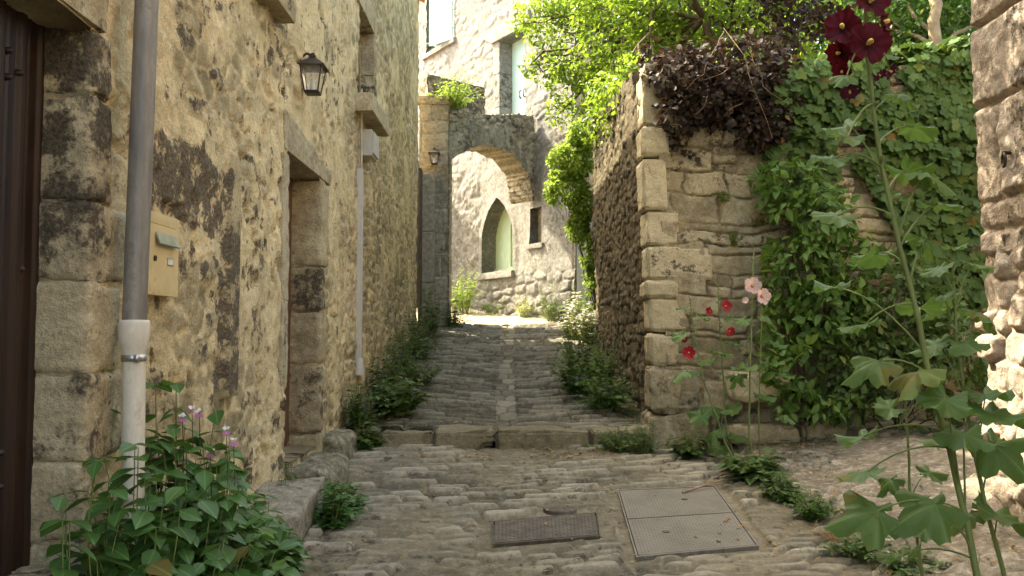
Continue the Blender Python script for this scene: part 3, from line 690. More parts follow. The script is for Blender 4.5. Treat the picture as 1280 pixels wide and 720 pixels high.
d2, r2, _, _ = voro(u + .1 * fbm(u * 4, v * 4), v, .19, .13, 218, .9); vous = sst(.40, .36, rr + .05 * (r1 - .5)) > .5
d = np.where(vous, d1, d2); rid = np.where(vous, r1, r2); sp = sst(.002, .022, d)
H = sp * (.03 + .05 * (rid - .5)) + .05 * (fbm(u * 8, v * 8, seed=219) - .5) + .06 * (fbm(u * 1.7, v * 1.7, seed=220) - .5)
g = Geo(); relief(g, (A[0], A[1], 0), (ab[0], ab[1], 0), (0, 0, 1), (an_[0], an_[1], 0), us, vs_, H, dict(tone=rid, mortar=1 - sp, stain=.28 * (rid > .6) + .2 * sst(.4, .6, fbm(u * 3, v * 3, seed=221)), moss=0 * u), keep, .5)
relief(g, (A[0] - an_[0] * .5, A[1] - an_[1] * .5, 0), (ab[0], ab[1], 0), (0, 0, 1), (-an_[0], -an_[1], 0), us[::4], vs_[::4], 0 * H[::4, ::4], dict(tone=rid[::4, ::4], mortar=1 - sp[::4, ::4]), keep[::4, ::4][:len(us[::4]) - 1, :len(vs_[::4]) - 1], 0)
build('arch_wall', g, M['arch'], arch)
# parapet of the terrace behind the arch
par = thing('terrace_wall', 'low dark parapet wall of the terrace above the archway', 'parapet wall', (-1.0, 14.05, 4.85))
PX, PY = np.array([-1.32, 13.42]), np.array([-.45, 14.22]); Lp = float(np.hypot(*(PY - PX))); pd = (PY - PX) / Lp; pn = np.array([pd[1], -pd[0]])
us = grid_of((0, Lp, .03)); vs_ = grid_of((4.84, 5.52, .03)); u, v = np.meshgrid(us, vs_, indexing='ij'); d, rid, _, _ = voro(u, v, .24, .15, 230, .9); sp = sst(.002, .03, d)
g = Geo(); relief(g, (PX[0], PX[1], 0), (pd[0], pd[1], 0), (0, 0, 1), (pn[0], pn[1], 0), us, vs_, sp * .025, dict(tone=rid, mortar=1 - sp, stain=.5 + 0 * u, moss=0 * u), None, .18)
build('parapet', g, M['arch'], par)

# ------------------------------------------------------------------ tall pale house beyond the arch
TU = np.array([-.535, .845, 0]); TN = np.array([-.845, -.535, 0]); T0 = np.array([0, 15.0, 0])
def tp(s, z, o=0.0): return T0 + TU * s + TN * o + np.array([0, 0, z])
tower = thing('tall_stone_house', 'tall pale limestone house beyond the archway with shuttered window and pointed green window', 'house', (0, 15, 1.9))
us = grid_of((-1.83, 1.4, .021), (1.4, 3.6, .025), (3.6, 6.5, .15)); vs_ = grid_of((1.4, 4.4, .021), (4.4, 8.0, .026), (8.0, 9.6, .1))
u, v = np.meshgrid(us, vs_, indexing='ij'); UC, VC = np.meshgrid((us[1:] + us[:-1]) / 2, (vs_[1:] + vs_[:-1]) / 2, indexing='ij')
def pointed(s, z, grow=0.0):
    a = np.abs(s - .46); hw = .53 + grow; zz = np.maximum(z - 3.10, 0) * (hw * 1.73) / (.80 + grow)
    return np.where(z < 3.10, hw - a, 2 * hw - np.hypot(a + hw, zz)) 
op_w = (pointed(UC, VC) > 0) & (VC > 2.58); op_s = (UC > -.88) & (UC < -.56) & (VC > 2.98) & (VC < 3.58)
op_d = (UC > -.42) & (UC < .39) & (VC > 4.88) & (VC < 6.68); op_u = (UC > 2.08) & (UC < 3.28) & (VC > 7.22) & (VC < 8.8)
keep = ~(op_w | op_s | op_d | op_u)
d, rid, cx, cy = voro(u + .1 * (fbm(u * 2.5, v * 2.5, seed=247) - .5), v + .1 * (fbm(u * 2.5, v * 2.5, seed=248) - .5), .36, .165, 240, .95); sp = sst(.002, .03, d + .02 * (fbm(u * 14, v * 14, seed=249) - .5)) * sst(.35, .55, fbm(u * 1.7, v * 1.7, seed=239) + .3 * rid)
low = sst(4.7, 4.2, v + .4 * (fbm(u * 1.5, v * 1.5, seed=241) - .5))
render_ = low * (1 - sst(.8, 1.0, u) ) * sst(2.2, 2.5, v)
rub = low * sst(.95, 1.15, u)
H = (1 - low) * (sp * (.014 + .024 * (rid - .5))) + .02 * (fbm(u * 5, v * 5, seed=242) - .5) + rub * (.11 * (fbm(u * 6, v * 6, seed=243, o=4) - .5) + .05 * (fbm(u * 2, v * 2, seed=246, o=2) - .5)) + render_ * .05 * (fbm(u * 2.2, v * 2.2, seed=244) - .5) + low * sst(2.7, 2.1, v) * sp * .05
near = np.minimum(sst(-.16, -.05, pointed(u, v)), sst(2.45, 2.55, v)); H = H * (1 - near) + near * .03
stn = .3 * (1 - low) * sst(5.9, 5.2, v) * sst(.45, .6, fbm(u * 3, v * 2, seed=245)) + .24 * sst(-.3, -1.2, u) * sst(5.4, 3.5, v)
g = Geo(); relief(g, T0, TU, (0, 0, 1), TN, us, vs_, H, dict(tone=rid * (1 - .8 * low) + .25 * (1 - low), mortar=np.maximum(1 - sp, render_ * .9) * (1 - .55 * low), stain=stn, moss=0 * u), keep, .34)
c = [tp(-1.82, 0, -.345), tp(6.5, 0, -.345), tp(6.5, 0, -5), tp(-1.82, 0, -5)]
V = [p + np.array([0, 0, 1.0]) for p in c] + [p + np.array([0, 0, 9.6]) for p in c]
g.add(V, [np.array([[0, 4, 5, 1], [1, 5, 6, 2], [2, 6, 7, 3], [3, 7, 4, 0], [4, 7, 6, 5]])], tone=.6)
build('wall', g, M['tower'], tower)
V = [tp(-2, 9.6, .2), tp(6.7, 9.6, .2), tp(6.7, 9.6, -5.2), tp(-2, 9.6, -5.2), tp(2.3, 11, -2.5)]; g = Geo(); g.add(V, [np.array([[0, 1, 4], [1, 2, 4], [2, 3, 4], [3, 0, 4]]), np.array([[3, 2, 1, 0]])]); build('roof', g, M['tile'], tower, smooth=False)
def tbox(g, s0, s1, z0, z1, o0, o1, mi=0):
    c = [tp(s, z, o) for s in (s0, s1) for z in (z0, z1) for o in (o0, o1)]
    return g.add(c, [BOXQ], mi, tone=.7)
# pointed window with green boarded leaves
g = Geo(); N_ = 24; zt = 3.10 + .80; pts = []
zz = np.linspace(2.62, zt + .02, N_); hw = []
for z in zz:
    lo_, hi_ = 0.0, .56
    for _ in range(25):
        mid = (lo_ + hi_) / 2; lo_, hi_ = (mid, hi_) if float(pointed(np.array(.46 + mid), np.array(z), .03)) > 0 else (lo_, mid)
    hw.append(lo_)
for side in (0, 1):
    V = []
    for z, h in zip(zz, hw):
        a, b = (.46 - h, .455) if side == 0 else (.463, .46 + h)
        if side == 0: b = max(a, min(b, .455)) 
        V += [tp(a, z, -.27), tp(b, z, -.27), tp(a, z, -.31), tp(b, z, -.31)]
    F = []
    for k in range(N_ - 1):
        o = 4 * k; F += [[o, o + 1, o + 5, o + 4], [o + 2, o + 6, o + 7, o + 3], [o, o + 4, o + 6, o + 2], [o + 1, o + 3, o + 7, o + 5]]
    g.add(V, [np.array(F)])
tbox(g, -.05, .97, 2.60, 2.68, -.26, -.24)
tbox(g, .44, .478, 2.685, 3.80, -.268, -.25)
gw = build('pointed_window', g, M['green_wood'], tower, smooth=False)
def twarp(s0, s1, z0, z1, o0, o1, seed, **k):
    g = Geo(); rough_box(g, (s0, o0, z0), (s1, o1, z1), seed=seed, tf=lambda W: T0 + W[:, :1] * TU + W[:, 1:2] * TN + W[:, 2:] * np.array([[0, 0, 1.0]]), **k); return g
build('window_sill', twarp(-.12, 1.08, 2.47, 2.585, -.3, .10, 250, r=.02, amp=.01, res=.04, tone=.8), M['tower'], tower)
build('slot_sill', twarp(-.98, -.5, 2.90, 2.985, -.3, .06, 251, r=.015, amp=.008, res=.04, tone=.8), M['tower'], tower)
g = Geo(); tbox(g, -.95, -.5, 2.9, 3.65, -.22, -.16); build('slot_backing', g, M['arch'], tower, smooth=False)
g = Geo(); tbox(g, -.40, -.016, 4.85, 6.70, -.32, -.24); tbox(g, -.008, .40, 4.85, 6.70, -.325, -.245)
dd = build('door', g, M['aqua_wood'], tower, smooth=False)
g = Geo(); tube(g, [tp(.05, 5.75, -.22), tp(.05, 5.73, -.19), tp(.05, 5.63, -.19), tp(.05, 5.6, -.22)], .012, 6); build('handle', g, M['iron'], dd); g = Geo(); tube(g, [tp(-.07, 5.75, -.22), tp(-.07, 5.73, -.19), tp(-.07, 5.63, -.19), tp(-.07, 5.6, -.22)], .012, 6); build('handle', g, M['iron'], dd)
build('door_lintel', twarp(-.6, .62, 6.68, 6.93, -.32, .07, 252, r=.02, amp=.012, res=.05, tone=.9), M['tower'], tower)
for i, (a, b, e) in enumerate([(4.9, 5.5, .62), (5.51, 6.1, .55), (6.11, 6.675, .60)]):
    build('jamb_stone', twarp(.38, e, a, b, -.33, .025, 254 + i, r=.015, amp=.006, res=.05, tone=.95, stain=.4 if i == 1 else 0), M['tower'], tower)
g = Geo()
for (a, b, c_, e) in ((2.10, 2.16, 7.24, 8.8), (3.2, 3.27, 7.24, 8.8), (2.10, 3.27, 7.24, 7.30), (2.66, 2.73, 7.3, 8.8)): tbox(g, a, b, c_, e, -.26 - .002 * len(g.V), -.20 + .002 * len(g.V))
for z in (7.62, 7.98, 8.34): tbox(g, 2.16, 3.2, z, z + .03, -.25, -.215)
uw = build('window', g, M['aqua_wood'], tower, smooth=False)
g = Geo(); tbox(g, 2.12, 3.25, 7.26, 8.8, -.24, -.23); build('pane', g, M['glass'], uw, smooth=False)
g = Geo()
for k in range(5):
    V = []
    for s in (k * .128, k * .128 + .124):
        for z in (7.20, 8.75):
            for o in (0, .035): V.append(tp(2.09 + s * .97, z, .03 + s * .26 + o))
    g.add(V, [BOXQ])
build('shutter', g, M['aqua_wood'], tower, smooth=False)
g = Geo(); tube(g, [tp(3.05, 7.35, -.1), tp(3.12, 7.42, .16), tp(3.12, 7.75, .17)], .012, 6); build('shutter_hook', g, M['aqua_wood'], tower)
build('window_sill', twarp(2.0, 3.4, 7.12, 7.215, -.33, .07, 257, r=.015, amp=.008, res=.06, tone=.9), M['tower'], tower)

# neighbour closing the view right of the tall house, and an unseen house added to shade the tall one
nb = thing('side_house', 'grey plastered house front with a narrow grey door beside the vine', 'house', (1.3, 13.3, 1.7))
us = grid_of((0, 1.6, .04)); vs_ = grid_of((1.2, 6.0, .05)); u, v = np.meshgrid(us, vs_, indexing='ij')
g = Geo(); relief(g, (.93, 13.5, 0), (.86, -.5, 0), (0, 0, 1), (-.5, -.86, 0), us, vs_, .03 * (fbm(u * 4, v * 4) - .5), dict(tone=.4 + 0 * u, mortar=.6 + 0 * u, stain=.2 + 0 * u, moss=0 * u), None, 1.2); build('wall', g, M['arch'], nb)
g = Geo(); c0 = np.array([.93, 13.5, 0]); du = np.array([.86, -.5, 0]); dn = np.array([-.5, -.86, 0])
for (a, b, o) in ((.10, .32, .06), (.325, .6, .06)):
    V = [c0 + du * s + dn * q + np.array([0, 0, z]) for s in (a, b) for z in (1.5, 3.35) for q in (0.0, o)]; g.add(V, [BOXQ])
build('door', g, M['grey_wood'], nb, smooth=False)
bk = thing('added_shade_house', 'unseen rubble house added left of the courtyard to shade the tall pale house', 'house', (-4, 18, 2))
us = grid_of((0, 6, .1)); vs_ = grid_of((1.2, 6.1, .1)); u, v = np.meshgrid(us, vs_, indexing='ij'); d, rid, _, _ = voro(u, v, .35, .2, 260, .9)
BKX, BKY, BKH = -2.35, 16.9, 5.4
g = Geo(); relief(g, (BKX, BKY, 0), (0, 1, 0), (0, 0, 1), (1, 0, 0), us, vs_[vs_ <= BKH + .02], (.03 * sst(0, .05, d))[:, vs_ <= BKH + .02], dict(tone=rid[:, vs_ <= BKH + .02], mortar=0 * u[:, vs_ <= BKH + .02]), None, .2); box(g, (-7, BKY, .5), (BKX - .02, 21.4, BKH), tone=.5); build('wall', g, M['tower'], bk)
g = Geo(); box(g, (-7.1, BKY - .1, BKH), (BKX + .1, 21.5, BKH + .12)); build('roof', g, M['tile'], bk, smooth=False)

# ------------------------------------------------------------------ garden wall on the right
XG = 1.13
def batter(V): V = V.copy(); V[:, 0] -= .028 * (V[:, 2] - 1.0); return V
def batter_g(g): g.V = [batter(v) for v in g.V]; return g
gw_ = thing('garden_wall', 'high rubble garden wall at the corner of the lane, big squared corner stones, overgrown top', 'wall', (XG + .3, 7.2, .6))
us = grid_of((.10, 2.9, .0105)); vs_ = grid_of((.45, 3.62, .0105)); u, v = np.meshgrid(us, vs_, indexing='ij')
d, rid, cx, cy = courses(u, v, (.07, .24), (.14, .50), 300, .05)
sp = sst(.001, .013, d + .016 * (fbm(u * 18, v * 18, seed=301, o=3) - .5))
H = sp * (.042 + .050 * (rid - .5) + .030 * cy + .02 * cx) + .030 * (fbm(u * 9, v * 9, seed=302, o=5, g=.66) - .5) - .02 + .05 * (fbm(u * .9, v * .9, seed=303) - .5)
pl = sst(.5, .6, fbm(u * 1.5, v * 1.5, seed=304)) * .6
g = Geo(); relief(g, (XG, 7.0, 0), (1, 0, 0), (0, 0, 1), (0, -1, 0), us, vs_, H * (1 - pl * .5), dict(tone=rid, mortar=np.maximum(1 - sp, pl * .55), stain=.34 * (rid > .9) + .33 * sst(2.4, 3.1, v + .5 * (fbm(u * 2, v * 2, seed=305) - .5)), moss=.3 * sst(1.1, .6, v)), None, .1)
build('front_face', batter_g(g), M['garden'], gw_)
us = grid_of((.10, 4.4, .016)); vs_ = grid_of((.55, 4.2, .016)); u, v = np.meshgrid(us, vs_, indexing='ij'); UC, VC = np.meshgrid((us[1:] + us[:-1]) / 2, (vs_[1:] + vs_[:-1]) / 2, indexing='ij')
d, rid, cx, cy = voro(u + .06 * fbm(u * 4, v * 4, seed=310), v + .05 * fbm(u * 4, v * 4, seed=311), .17, .085, 312, .95)
sp = sst(.001, .014, d + .012 * (fbm(u * 20, v * 20, seed=316, o=3) - .5)); H = sp * (.014 + .022 * (rid - .5)) + .032 * (fbm(u * 9, v * 9, seed=313, g=.65) - .5) + .08 * (fbm(u * 1.0, v * 1.0, seed=314) - .5)
g = Geo(); relief(g, (XG, 7.0, 0), (0, 1, 0), (0, 0, 1), (-1, 0, 0), us, vs_, H, dict(tone=rid, mortar=1 - sp, stain=.5 * (rid > .7), moss=.35 * sst(.5, .65, fbm(u * 1.5, v * 1.2, seed=315))), (VC < 3.58 + .125 * UC), .1)
build('lane_face', batter_g(g), M['lane_side'], gw_)
g = Geo(); box(g, (XG + .06, 7.06, .3), (4.2, 7.46, 3.6), tone=.4); box(g, (XG + .06, 7.462, .3), (XG + .45, 11.35, 3.8), tone=.4); box(g, (XG + .05, 11.36, 1.2), (XG + .46, 11.41, 4.1), tone=.4); build('wall_core', batter_g(g), M['garden'], gw_)
q = [(3.17, 3.59, 852, .28, .55, 0.10), (2.935, 3.165, 848, .35, .9, 0), (2.49, 2.90, 842, .26, .85, .05), (2.205, 2.485, 855, .34, .97, 0), (1.93, 2.195, 896, .25, .8, .25), (1.79, 1.92, 850, .3, .5, .1), (1.52, 1.785, 862, .32, .7, .08), (1.255, 1.50, 848, .24, .5, .1), (.88, 1.25, 880, .3, .35, .2), (.50, .875, 885, .36, .2, .2)]
for i, (a, b, px, side, tn, stn) in enumerate(q):
    wfr = (px - 640) / FPX * 7 - XG; pr = .06 if i == 9 else (.02 + .012 * (i % 3))
    g = Geo(); rough_box(g, (XG - pr, 7.0 - pr, a), (XG + wfr, 7.0 + side, b), .018 if i < 8 else .05, .010 if i < 7 else .03, .018, seed=320 + i, tone=tn, stain=stn, chip=.02, freq=5)
    build('corner_stone', batter_g(g), M['garden_q'] if i < 8 else M['garden'], gw_)
for i, (px0, px1, py0, py1, y0) in enumerate([(912, 990, 466, 502, 6.74), (905, 1000, 532, 556, 6.72), (1004, 1062, 528, 555, 6.78), (880, 935, 478, 520, 6.82)]):
    a, b = at(px0, py1, y0), at(px1, py0, y0); g = Geo(); rough_box(g, (a[0], y0, a[2]), (b[0], 7.08, b[2]), .04, .03, .02, seed=340 + i, tone=.75 if i == 0 else .3, stain=.05, moss=.2 * (i > 0), chip=.02); build('footing_stone', g, M['garden_q'] if i == 0 else M['garden'], gw_)
for i in range(9):
    x0 = XG + .02 + i * .34; g = Geo(); rough_box(g, (x0, 6.99, 3.585), (x0 + .33, 7.42, 3.66 + .05 * random.random()), .025, .02, .03, seed=350 + i, stain=.4, moss=.2); build('coping_stone', batter_g(g), M['garden'], gw_)
for i in range(10):
    y0 = 7.42 + i * .4; z = 3.58 + .125 * (y0 - 6.9); g = Geo(); rough_box(g, (XG - .03, y0, z - .03), (XG + .42, y0 + .39, z + .10), .025, .02, .03, seed=370 + i, stain=.4, moss=.2); build('coping_stone', batter_g(g), M['lane_side'], gw_)
g = Geo(); us = grid_of((1.5, 12, .5)); vs_ = grid_of((7.4, 24, .5)); u, v = np.meshgrid(us, vs_, indexing='ij')
relief(g, (0, 0, 0), (1, 0, 0), (0, 1, 0), (0, 0, 1), us, vs_, 3.45 + .06 * (v - 7.4) * (v < 13) + .2 * (fbm(u, v) - .5), {}, ~((np.meshgrid(us[:-1], vs_[:-1], indexing='ij')[0] < 2.2) & (np.meshgrid(us[:-1], vs_[:-1], indexing='ij')[1] > 11.5)), 2.0)
build('garden_ground', g, M['soil'], kind='structure')

# ------------------------------------------------------------------ house corner at the right edge
XP, YP = 2.43, 4.6
ph = thing('stone_building', 'corner of a rough stone building at the right edge, sunlight on its lower stones', 'house', (XP + .2, 4.4, .6))
us = grid_of((-4, 1.0, .2), (1.0, 3.4, .022), (3.4, YP, .0105)); vs_ = grid_of((-.5, .5, .1), (.5, 3.5, .0105), (3.5, 6.5, .3)); u, v = np.meshgrid(us, vs_, indexing='ij')
d, rid, cx, cy = courses(u, v, (.42, .58), (.45, .9), 400, .03)
dl, rl, _, _ = voro(u + .05 * fbm(u * 4, v * 4), v + .05 * fbm(u * 5, v * 5, seed=2), .17, .14, 401, .95)
low = v < 1.9 + .2 * (fbm(u * 2, v * 2, seed=403) - .5); d = np.where(low, dl, d); rid = np.where(low, rl, rid); sp = sst(.002, .03, d)
H = sp * (.03 + .03 * (rid - .5) * (1 + low)) + .052 * (fbm(u * 7, v * 6, seed=404, o=5, g=.64) - .5) - .02 - .05 * sst(YP - .06, YP, u)
g = Geo(); relief(g, (XP, 0, 0), (0, 1, 0), (0, 0, 1), (-1, 0, 0), us, vs_, H, dict(tone=rid * .6 + .3 * low, mortar=(1 - sp) * .9, stain=.35 * sst(.5, .62, fbm(u * 2.5, v * 1.5, seed=405)) * (1 - low), moss=0 * u), None, .25)
box(g, (XP + .24, -4, -.6), (7, YP - .01, 6.48), tone=.5); build('wall', g, M['pillar'], ph)
g = Geo(); box(g, (XP - .10, -4.1, 6.5), (7.2, YP + .1, 6.65)); build('roof', g, M['tile'], ph, smooth=False)
p = at(1270, 200, 4.22); a = np.linspace(0, 2 * np.pi, 18); g = Geo(); tube(g, np.stack([XP - .05 + .01 * np.cos(a), p[1] + .032 * np.cos(a), p[2] + .032 * np.sin(a)], 1), .007, 6); tube(g, [(XP + .02, p[1], p[2] + .035), (XP - .055, p[1], p[2] + .035)], .009, 6); build('iron_ring', g, M['iron'], ph)

# ------------------------------------------------------------------ things fixed to the house, in the lane
# downpipe
p0, p1, pj = at(187, -90, 3.02), at(168, 402, 2.97), at(165, 700, 2.95)
dp = thing('downpipe', 'grey zinc downpipe running into a white plastic pipe at the corner of the ochre house', 'drainpipe', (-1.27, 2.96, .3))
g = Geo(); tube(g, [p0, p0 * .5 + p1 * .5, p1], .0395, 24, cap=False); build('zinc_pipe', g, M['zinc'], dp)
ax = nrm(pj - p1); g = Geo()
def along(pts): return [p1 + ax * t for t, r in pts], [r for t, r in pts]
P_, R_ = along([(-.004, .036), (-.004, .048), (.006, .050), (.045, .050), (.06, .047), (.085, .0455), (.10, .0375), (.16, .037), (.5, .037), (.95, .037)])
tube(g, P_, R_, 24, cap=False); pv = build('plastic_pipe', g, M['pvc'], dp)
P_, R_ = along([(.112, .037), (.112, .0405), (.134, .0405), (.134, .037)]); g = Geo(); tube(g, P_, R_, 24, cap=False); c = p1 + ax * .123
box(g, c + [.018, -.048, -.012], c + [.034, -.036, .012]); build('clamp', g, M['steel'], pv)

# mailbox
mb = thing('mailbox', 'mustard yellow metal mailbox with a letter slot, fixed to the ochre wall', 'mailbox', (XW, 3.33, 1.64))
ma, mz0, mz1 = (3.19, 3.475), 1.645, 1.955
g = Geo(); rough_box(g, (XW - .02, ma[0], mz0), (XW + .040, ma[1], mz1 - .045), .006, .0008, .02, seed=1); rough_box(g, (XW - .02, ma[0] + .004, mz1 - .044), (XW + .036, ma[1] - .004, mz1), .008, .0008, .02, seed=2); build('case', g, M['mail'], mb)
g = Geo(); V = [(XW + .044, ma[0] + .05, mz1 - .075), (XW + .044, ma[1] - .04, mz1 - .075), (XW + .060, ma[1] - .04, mz1 - .118), (XW + .060, ma[0] + .05, mz1 - .118)]
V = np.array(V + [(a - .004, b, c - .004) for a, b, c in V]); g.add(V, [np.array([[0, 3, 2, 1], [4, 5, 6, 7], [0, 1, 5, 4], [1, 2, 6, 5], [2, 3, 7, 6], [3, 0, 4, 7]])]); build('slot_flap', g, M['steel'], mb, smooth=False)
g = Geo(); box(g, (XW + .038, ma[0] + .165, mz0 + .118), (XW + .0435, ma[0] + .225, mz0 + .147)); nl = build('name_plate', g, M['steel'], mb, smooth=False); g = Geo(); box(g, (XW + .0436, ma[0] + .170, mz0 + .122), (XW + .0442, ma[0] + .220, mz0 + .143)); build('paper', g, M['white_label'], nl, smooth=False)
g = Geo(); a = np.linspace(0, 2 * np.pi, 14, endpoint=False); tube(g, [(XW + .038, ma[0] + .05, mz0 + .135), (XW + .045, ma[0] + .05, mz0 + .135)], .011, 12); build('lock', g, M['iron'], mb)

# wall lanterns
def lantern(name, label, c, s, out, wall, grp=None):
    """four sided wall lantern; c: middle of its body, s: body height, out: direction away from the wall"""
    c = np.array(c, float); out = np.array(out, float)
    t = thing(name, label, 'lantern', tuple(c), grp); f = Geo(); r0, r1 = .15 * s, .24 * s; rt2 = math.sqrt(2)
    for sx in (-1, 1):
        for sy in (-1, 1): tube(f, [c + [sx * r0, sy * r0, -.38 * s], c + [sx * r1, sy * r1, .18 * s]], .018 * s, 6)
    lathe(f, c, [(r0 * rt2, -.42 * s), (r0 * rt2 * 1.12, -.40 * s), (r0 * rt2 * 1.12, -.36 * s), (.01, -.36 * s)], 4, square=True)
    lathe(f, c, [(.001, -.425 * s), (r0 * rt2, -.42 * s)], 4, square=True)
    build('frame', f, M['iron'], t, smooth=False)
    g = Geo(); lathe(g, c, [(.05 * s, .185 * s), (r1 * rt2 * 1.32, .17 * s), (r1 * rt2 * 1.32, .20 * s), (r1 * rt2 * .75, .32 * s), (.10 * s, .40 * s), (.10 * s, .46 * s), (.05 * s, .47 * s), (.05 * s, .52 * s), (.001, .54 * s)], 4, square=True); build('cap', g, M['iron'], t, smooth=False)
    g = Geo(); lathe(g, c, [(r0 * rt2 * .97, -.37 * s), (r1 * rt2 * .97, .175 * s)], 4, square=True); build('panes', g, M['lglass'], t, smooth=False)
    g = Geo(); tube(g, [c + [0, 0, -.36 * s], c + [0, 0, -.08 * s]], .05 * s, 10); build('candle_lamp', g, M['white_label'], t)
    wpt = c + out * (-wall); g = Geo(); tube(g, [wpt + [0, 0, .40 * s], wpt * .5 + c * .5 + [0, 0, .52 * s], c + [0, 0, .47 * s]], .03 * s, 8)
    tube(g, [wpt + [0, 0, .40 * s] - out * .02, wpt + [0, 0, .40 * s] + out * .012], .12 * s, 12); build('bracket', g, M['iron'], t); return t
lantern('wall_lantern', 'rusty iron wall lantern with glass panes above the mailbox on the ochre wall', at(391, 95, 5.62), .285, (1, 0, 0), .085)
lantern('wall_lantern', 'small dark lantern high on the gate pier beside the archway', at(543, 196, 12.90), .27, (0, -1, 0), .09)

# meter box, conduit, cable
g = Geo(); mc = at(459, 181, 8.0); mt_ = thing('meter_box', 'grey utility box on the wall under the small window, above the conduit', 'utility box', (XW, 8.0, mc[2]))
rough_box(g, (XW - .02, 7.84, mc[2] - .13), (XW + .10, 8.16, mc[2] + .11), .012, .001, .03, seed=3); build('case', g, M['meter'], mt_)
g = Geo(); rough_box(g, (XW + .10, 7.855, mc[2] - .11), (XW + .118, 8.145, mc[2] + .09), .006, .001, .03, seed=4); build('lid', g, M['meter'], mt_)
cb, ct = at(445, 450, 7.72), at(445, 211, 7.72)
cd = thing('conduit', 'pale grey plastic cable conduit running up the wall to the utility box', 'conduit', (XW, 7.72, cb[2]))
g = Geo(); rough_box(g, (XW - .02, 7.68, cb[2]), (XW + .045, 7.745, ct[2]), .008, .001, .05, seed=5); build('trunking', g, M['conduit'], cd)
g = Geo(); tube(g, [(XW + .02, 7.71, cb[2] - .13), (XW + .02, 7.71, cb[2] - .06), (XW + .02, 7.71, cb[2] + .02)], [.05, .047, .036], 14); build('foot_sleeve', g, M['conduit'], cd)
g = Geo(); z2 = WB - .12; tube(g, [(XW + .03, 7.71, ct[2] - .02), (XW + .032, 7.68, ct[2] + .3), (XW + .035, 7.66, ct[2] + .7), (XW + .03, 7.62, z2), (XW + .02, 7.6, z2 + .5)], .010, 6)
tube(g, [(XW + .03, 7.73, ct[2] - .01), (XW + .05, 7.85, ct[2] - .02), (XW + .07, 7.98, ct[2] + .03), (XW + .06, 8.0, mc[2] - .12)], .009, 6)
build('wall_cable', g, M['cable'], None, (XW, 7.7, ct[2]), label='thin pale cable hanging down the wall from the window sill to the conduit', cat='cable')

# stone bench block, mossy rocks at the door
a = at(363, 690, 4.5); g = Geo()
rough_box(g, (-1.40, 4.47, .36), (-1.085, 5.14, .685), .008, .004, .018, seed=500, tone=.9, stain=.16, moss=.16, chip=.012, freq=5,
    tf=lambda W: np.stack([W[:, 0] - .10 * (W[:, 1] - 5.14) * (W[:, 0] > -1.25) * -0.0 + .05 * (W[:, 2] - .5), W[:, 1] + .75 * (W[:, 0] + 1.1), W[:, 2] - .14 * (5.14 - W[:, 1]) * (W[:, 2] > .5)], 1))
build('stone_block', g, M['bench'], None, (-1.24, 4.8, .37), label='squared stone block with a lichened top set against the house as a low bench', cat='stone block')
for i, (lo, hi, lab) in enumerate([((-1.42, 5.25, .45), (-1.08, 5.98, .72), 'mossy boulder serving as doorstep behind the squared stone block'), ((-1.42, 6.30, .5), (-1.16, 6.78, .80), 'weedy rounded stone between the doorway and the lane step')]):
    g = Geo(); rough_box(g, lo, hi, .09, .05, .025, seed=510 + i, tone=.5, stain=.1, moss=.5, freq=4); build('mossy_rock', g, M['bench'], None, (lo[0] / 2 + hi[0] / 2, lo[1] / 2 + hi[1] / 2, lo[2]), label=lab, cat='rock')

# covers in the lane
UPN = nrm(np.array([0, -SL, 1.0]))
def plate(g, Q, h0, h1, grid=None, mi=0):
    Q = np.array(Q); V = np.concatenate([Q + UPN * h0, Q + UPN * h1]); c = V.mean(0)
    F = [[4, 5, 6, 7], [0, 1, 5, 4], [1, 2, 6, 5], [2, 3, 7, 6], [3, 0, 4, 7]]
    if np.cross(Q[1] - Q[0], Q[2] - Q[1])[2] < 0: F = [f[::-1] for f in F]
    g.add(V, [np.array(F)], mi); return g
def lerpq(Q, s, t): Q = np.array(Q); return (Q[0] * (1 - s) + Q[1] * s) * (1 - t) + (Q[3] * (1 - s) + Q[2] * s) * t
def sub(Q, s0, s1, t0, t1): return [lerpq(Q, s0, t0), lerpq(Q, s1, t0), lerpq(Q, s1, t1), lerpq(Q, s0, t1)]
def tread(g, Q, nx, ny, h):
    """raised lozenges of a non-slip plate"""
    for i in range(nx):
        for j in range(ny):
            s, t_ = (i + .5) / nx, (j + .5) / ny; e = .38 if (i + j) % 2 else .15; f = .15 if (i + j) % 2 else .38
            a = [lerpq(Q, s - e / nx, t_), lerpq(Q, s, t_ - f / ny), lerpq(Q, s + e / nx, t_), lerpq(Q, s, t_ + f / ny)]
            V = np.array([p + UPN * h for p in a] + [np.mean(a, 0) + UPN * (h + .003)])
            F = np.array([[0, 1, 4], [1, 2, 4], [2, 3, 4], [3, 0, 4]])
            if np.cross(a[1] - a[0], a[2] - a[1])[2] < 0: F = F[:, ::-1]
            g.add(V, [F])
t = thing('manhole_cover', 'rusty dark iron cover with raised tread set in a concrete collar in the lane', 'manhole cover', tuple(np.mean(MAN, 0)))
g = Geo(); plate(g, sub(MAN, .012, .988, .02, .98), -.03, .016); tread(g, sub(MAN, .03, .97, .05, .95), 26, 14, .016); build('lid', g, M['rust'], t, smooth=False)
g = Geo()
for (s0, s1, t0, t1) in ((-.012, 0, -.03, 1.03), (1, 1.012, -.03, 1.03), (0, 1, -.03, -.002), (0, 1, 1.002, 1.03)): plate(g, sub(MAN, s0, s1, t0, t1), -.03, .015)
build('rim', g, M['rust'], t, smooth=False)
t = thing('access_cover', 'large pale two-plate steel cover in the lane, larger than the rusty iron one', 'access cover', tuple(np.mean(PLT, 0)))
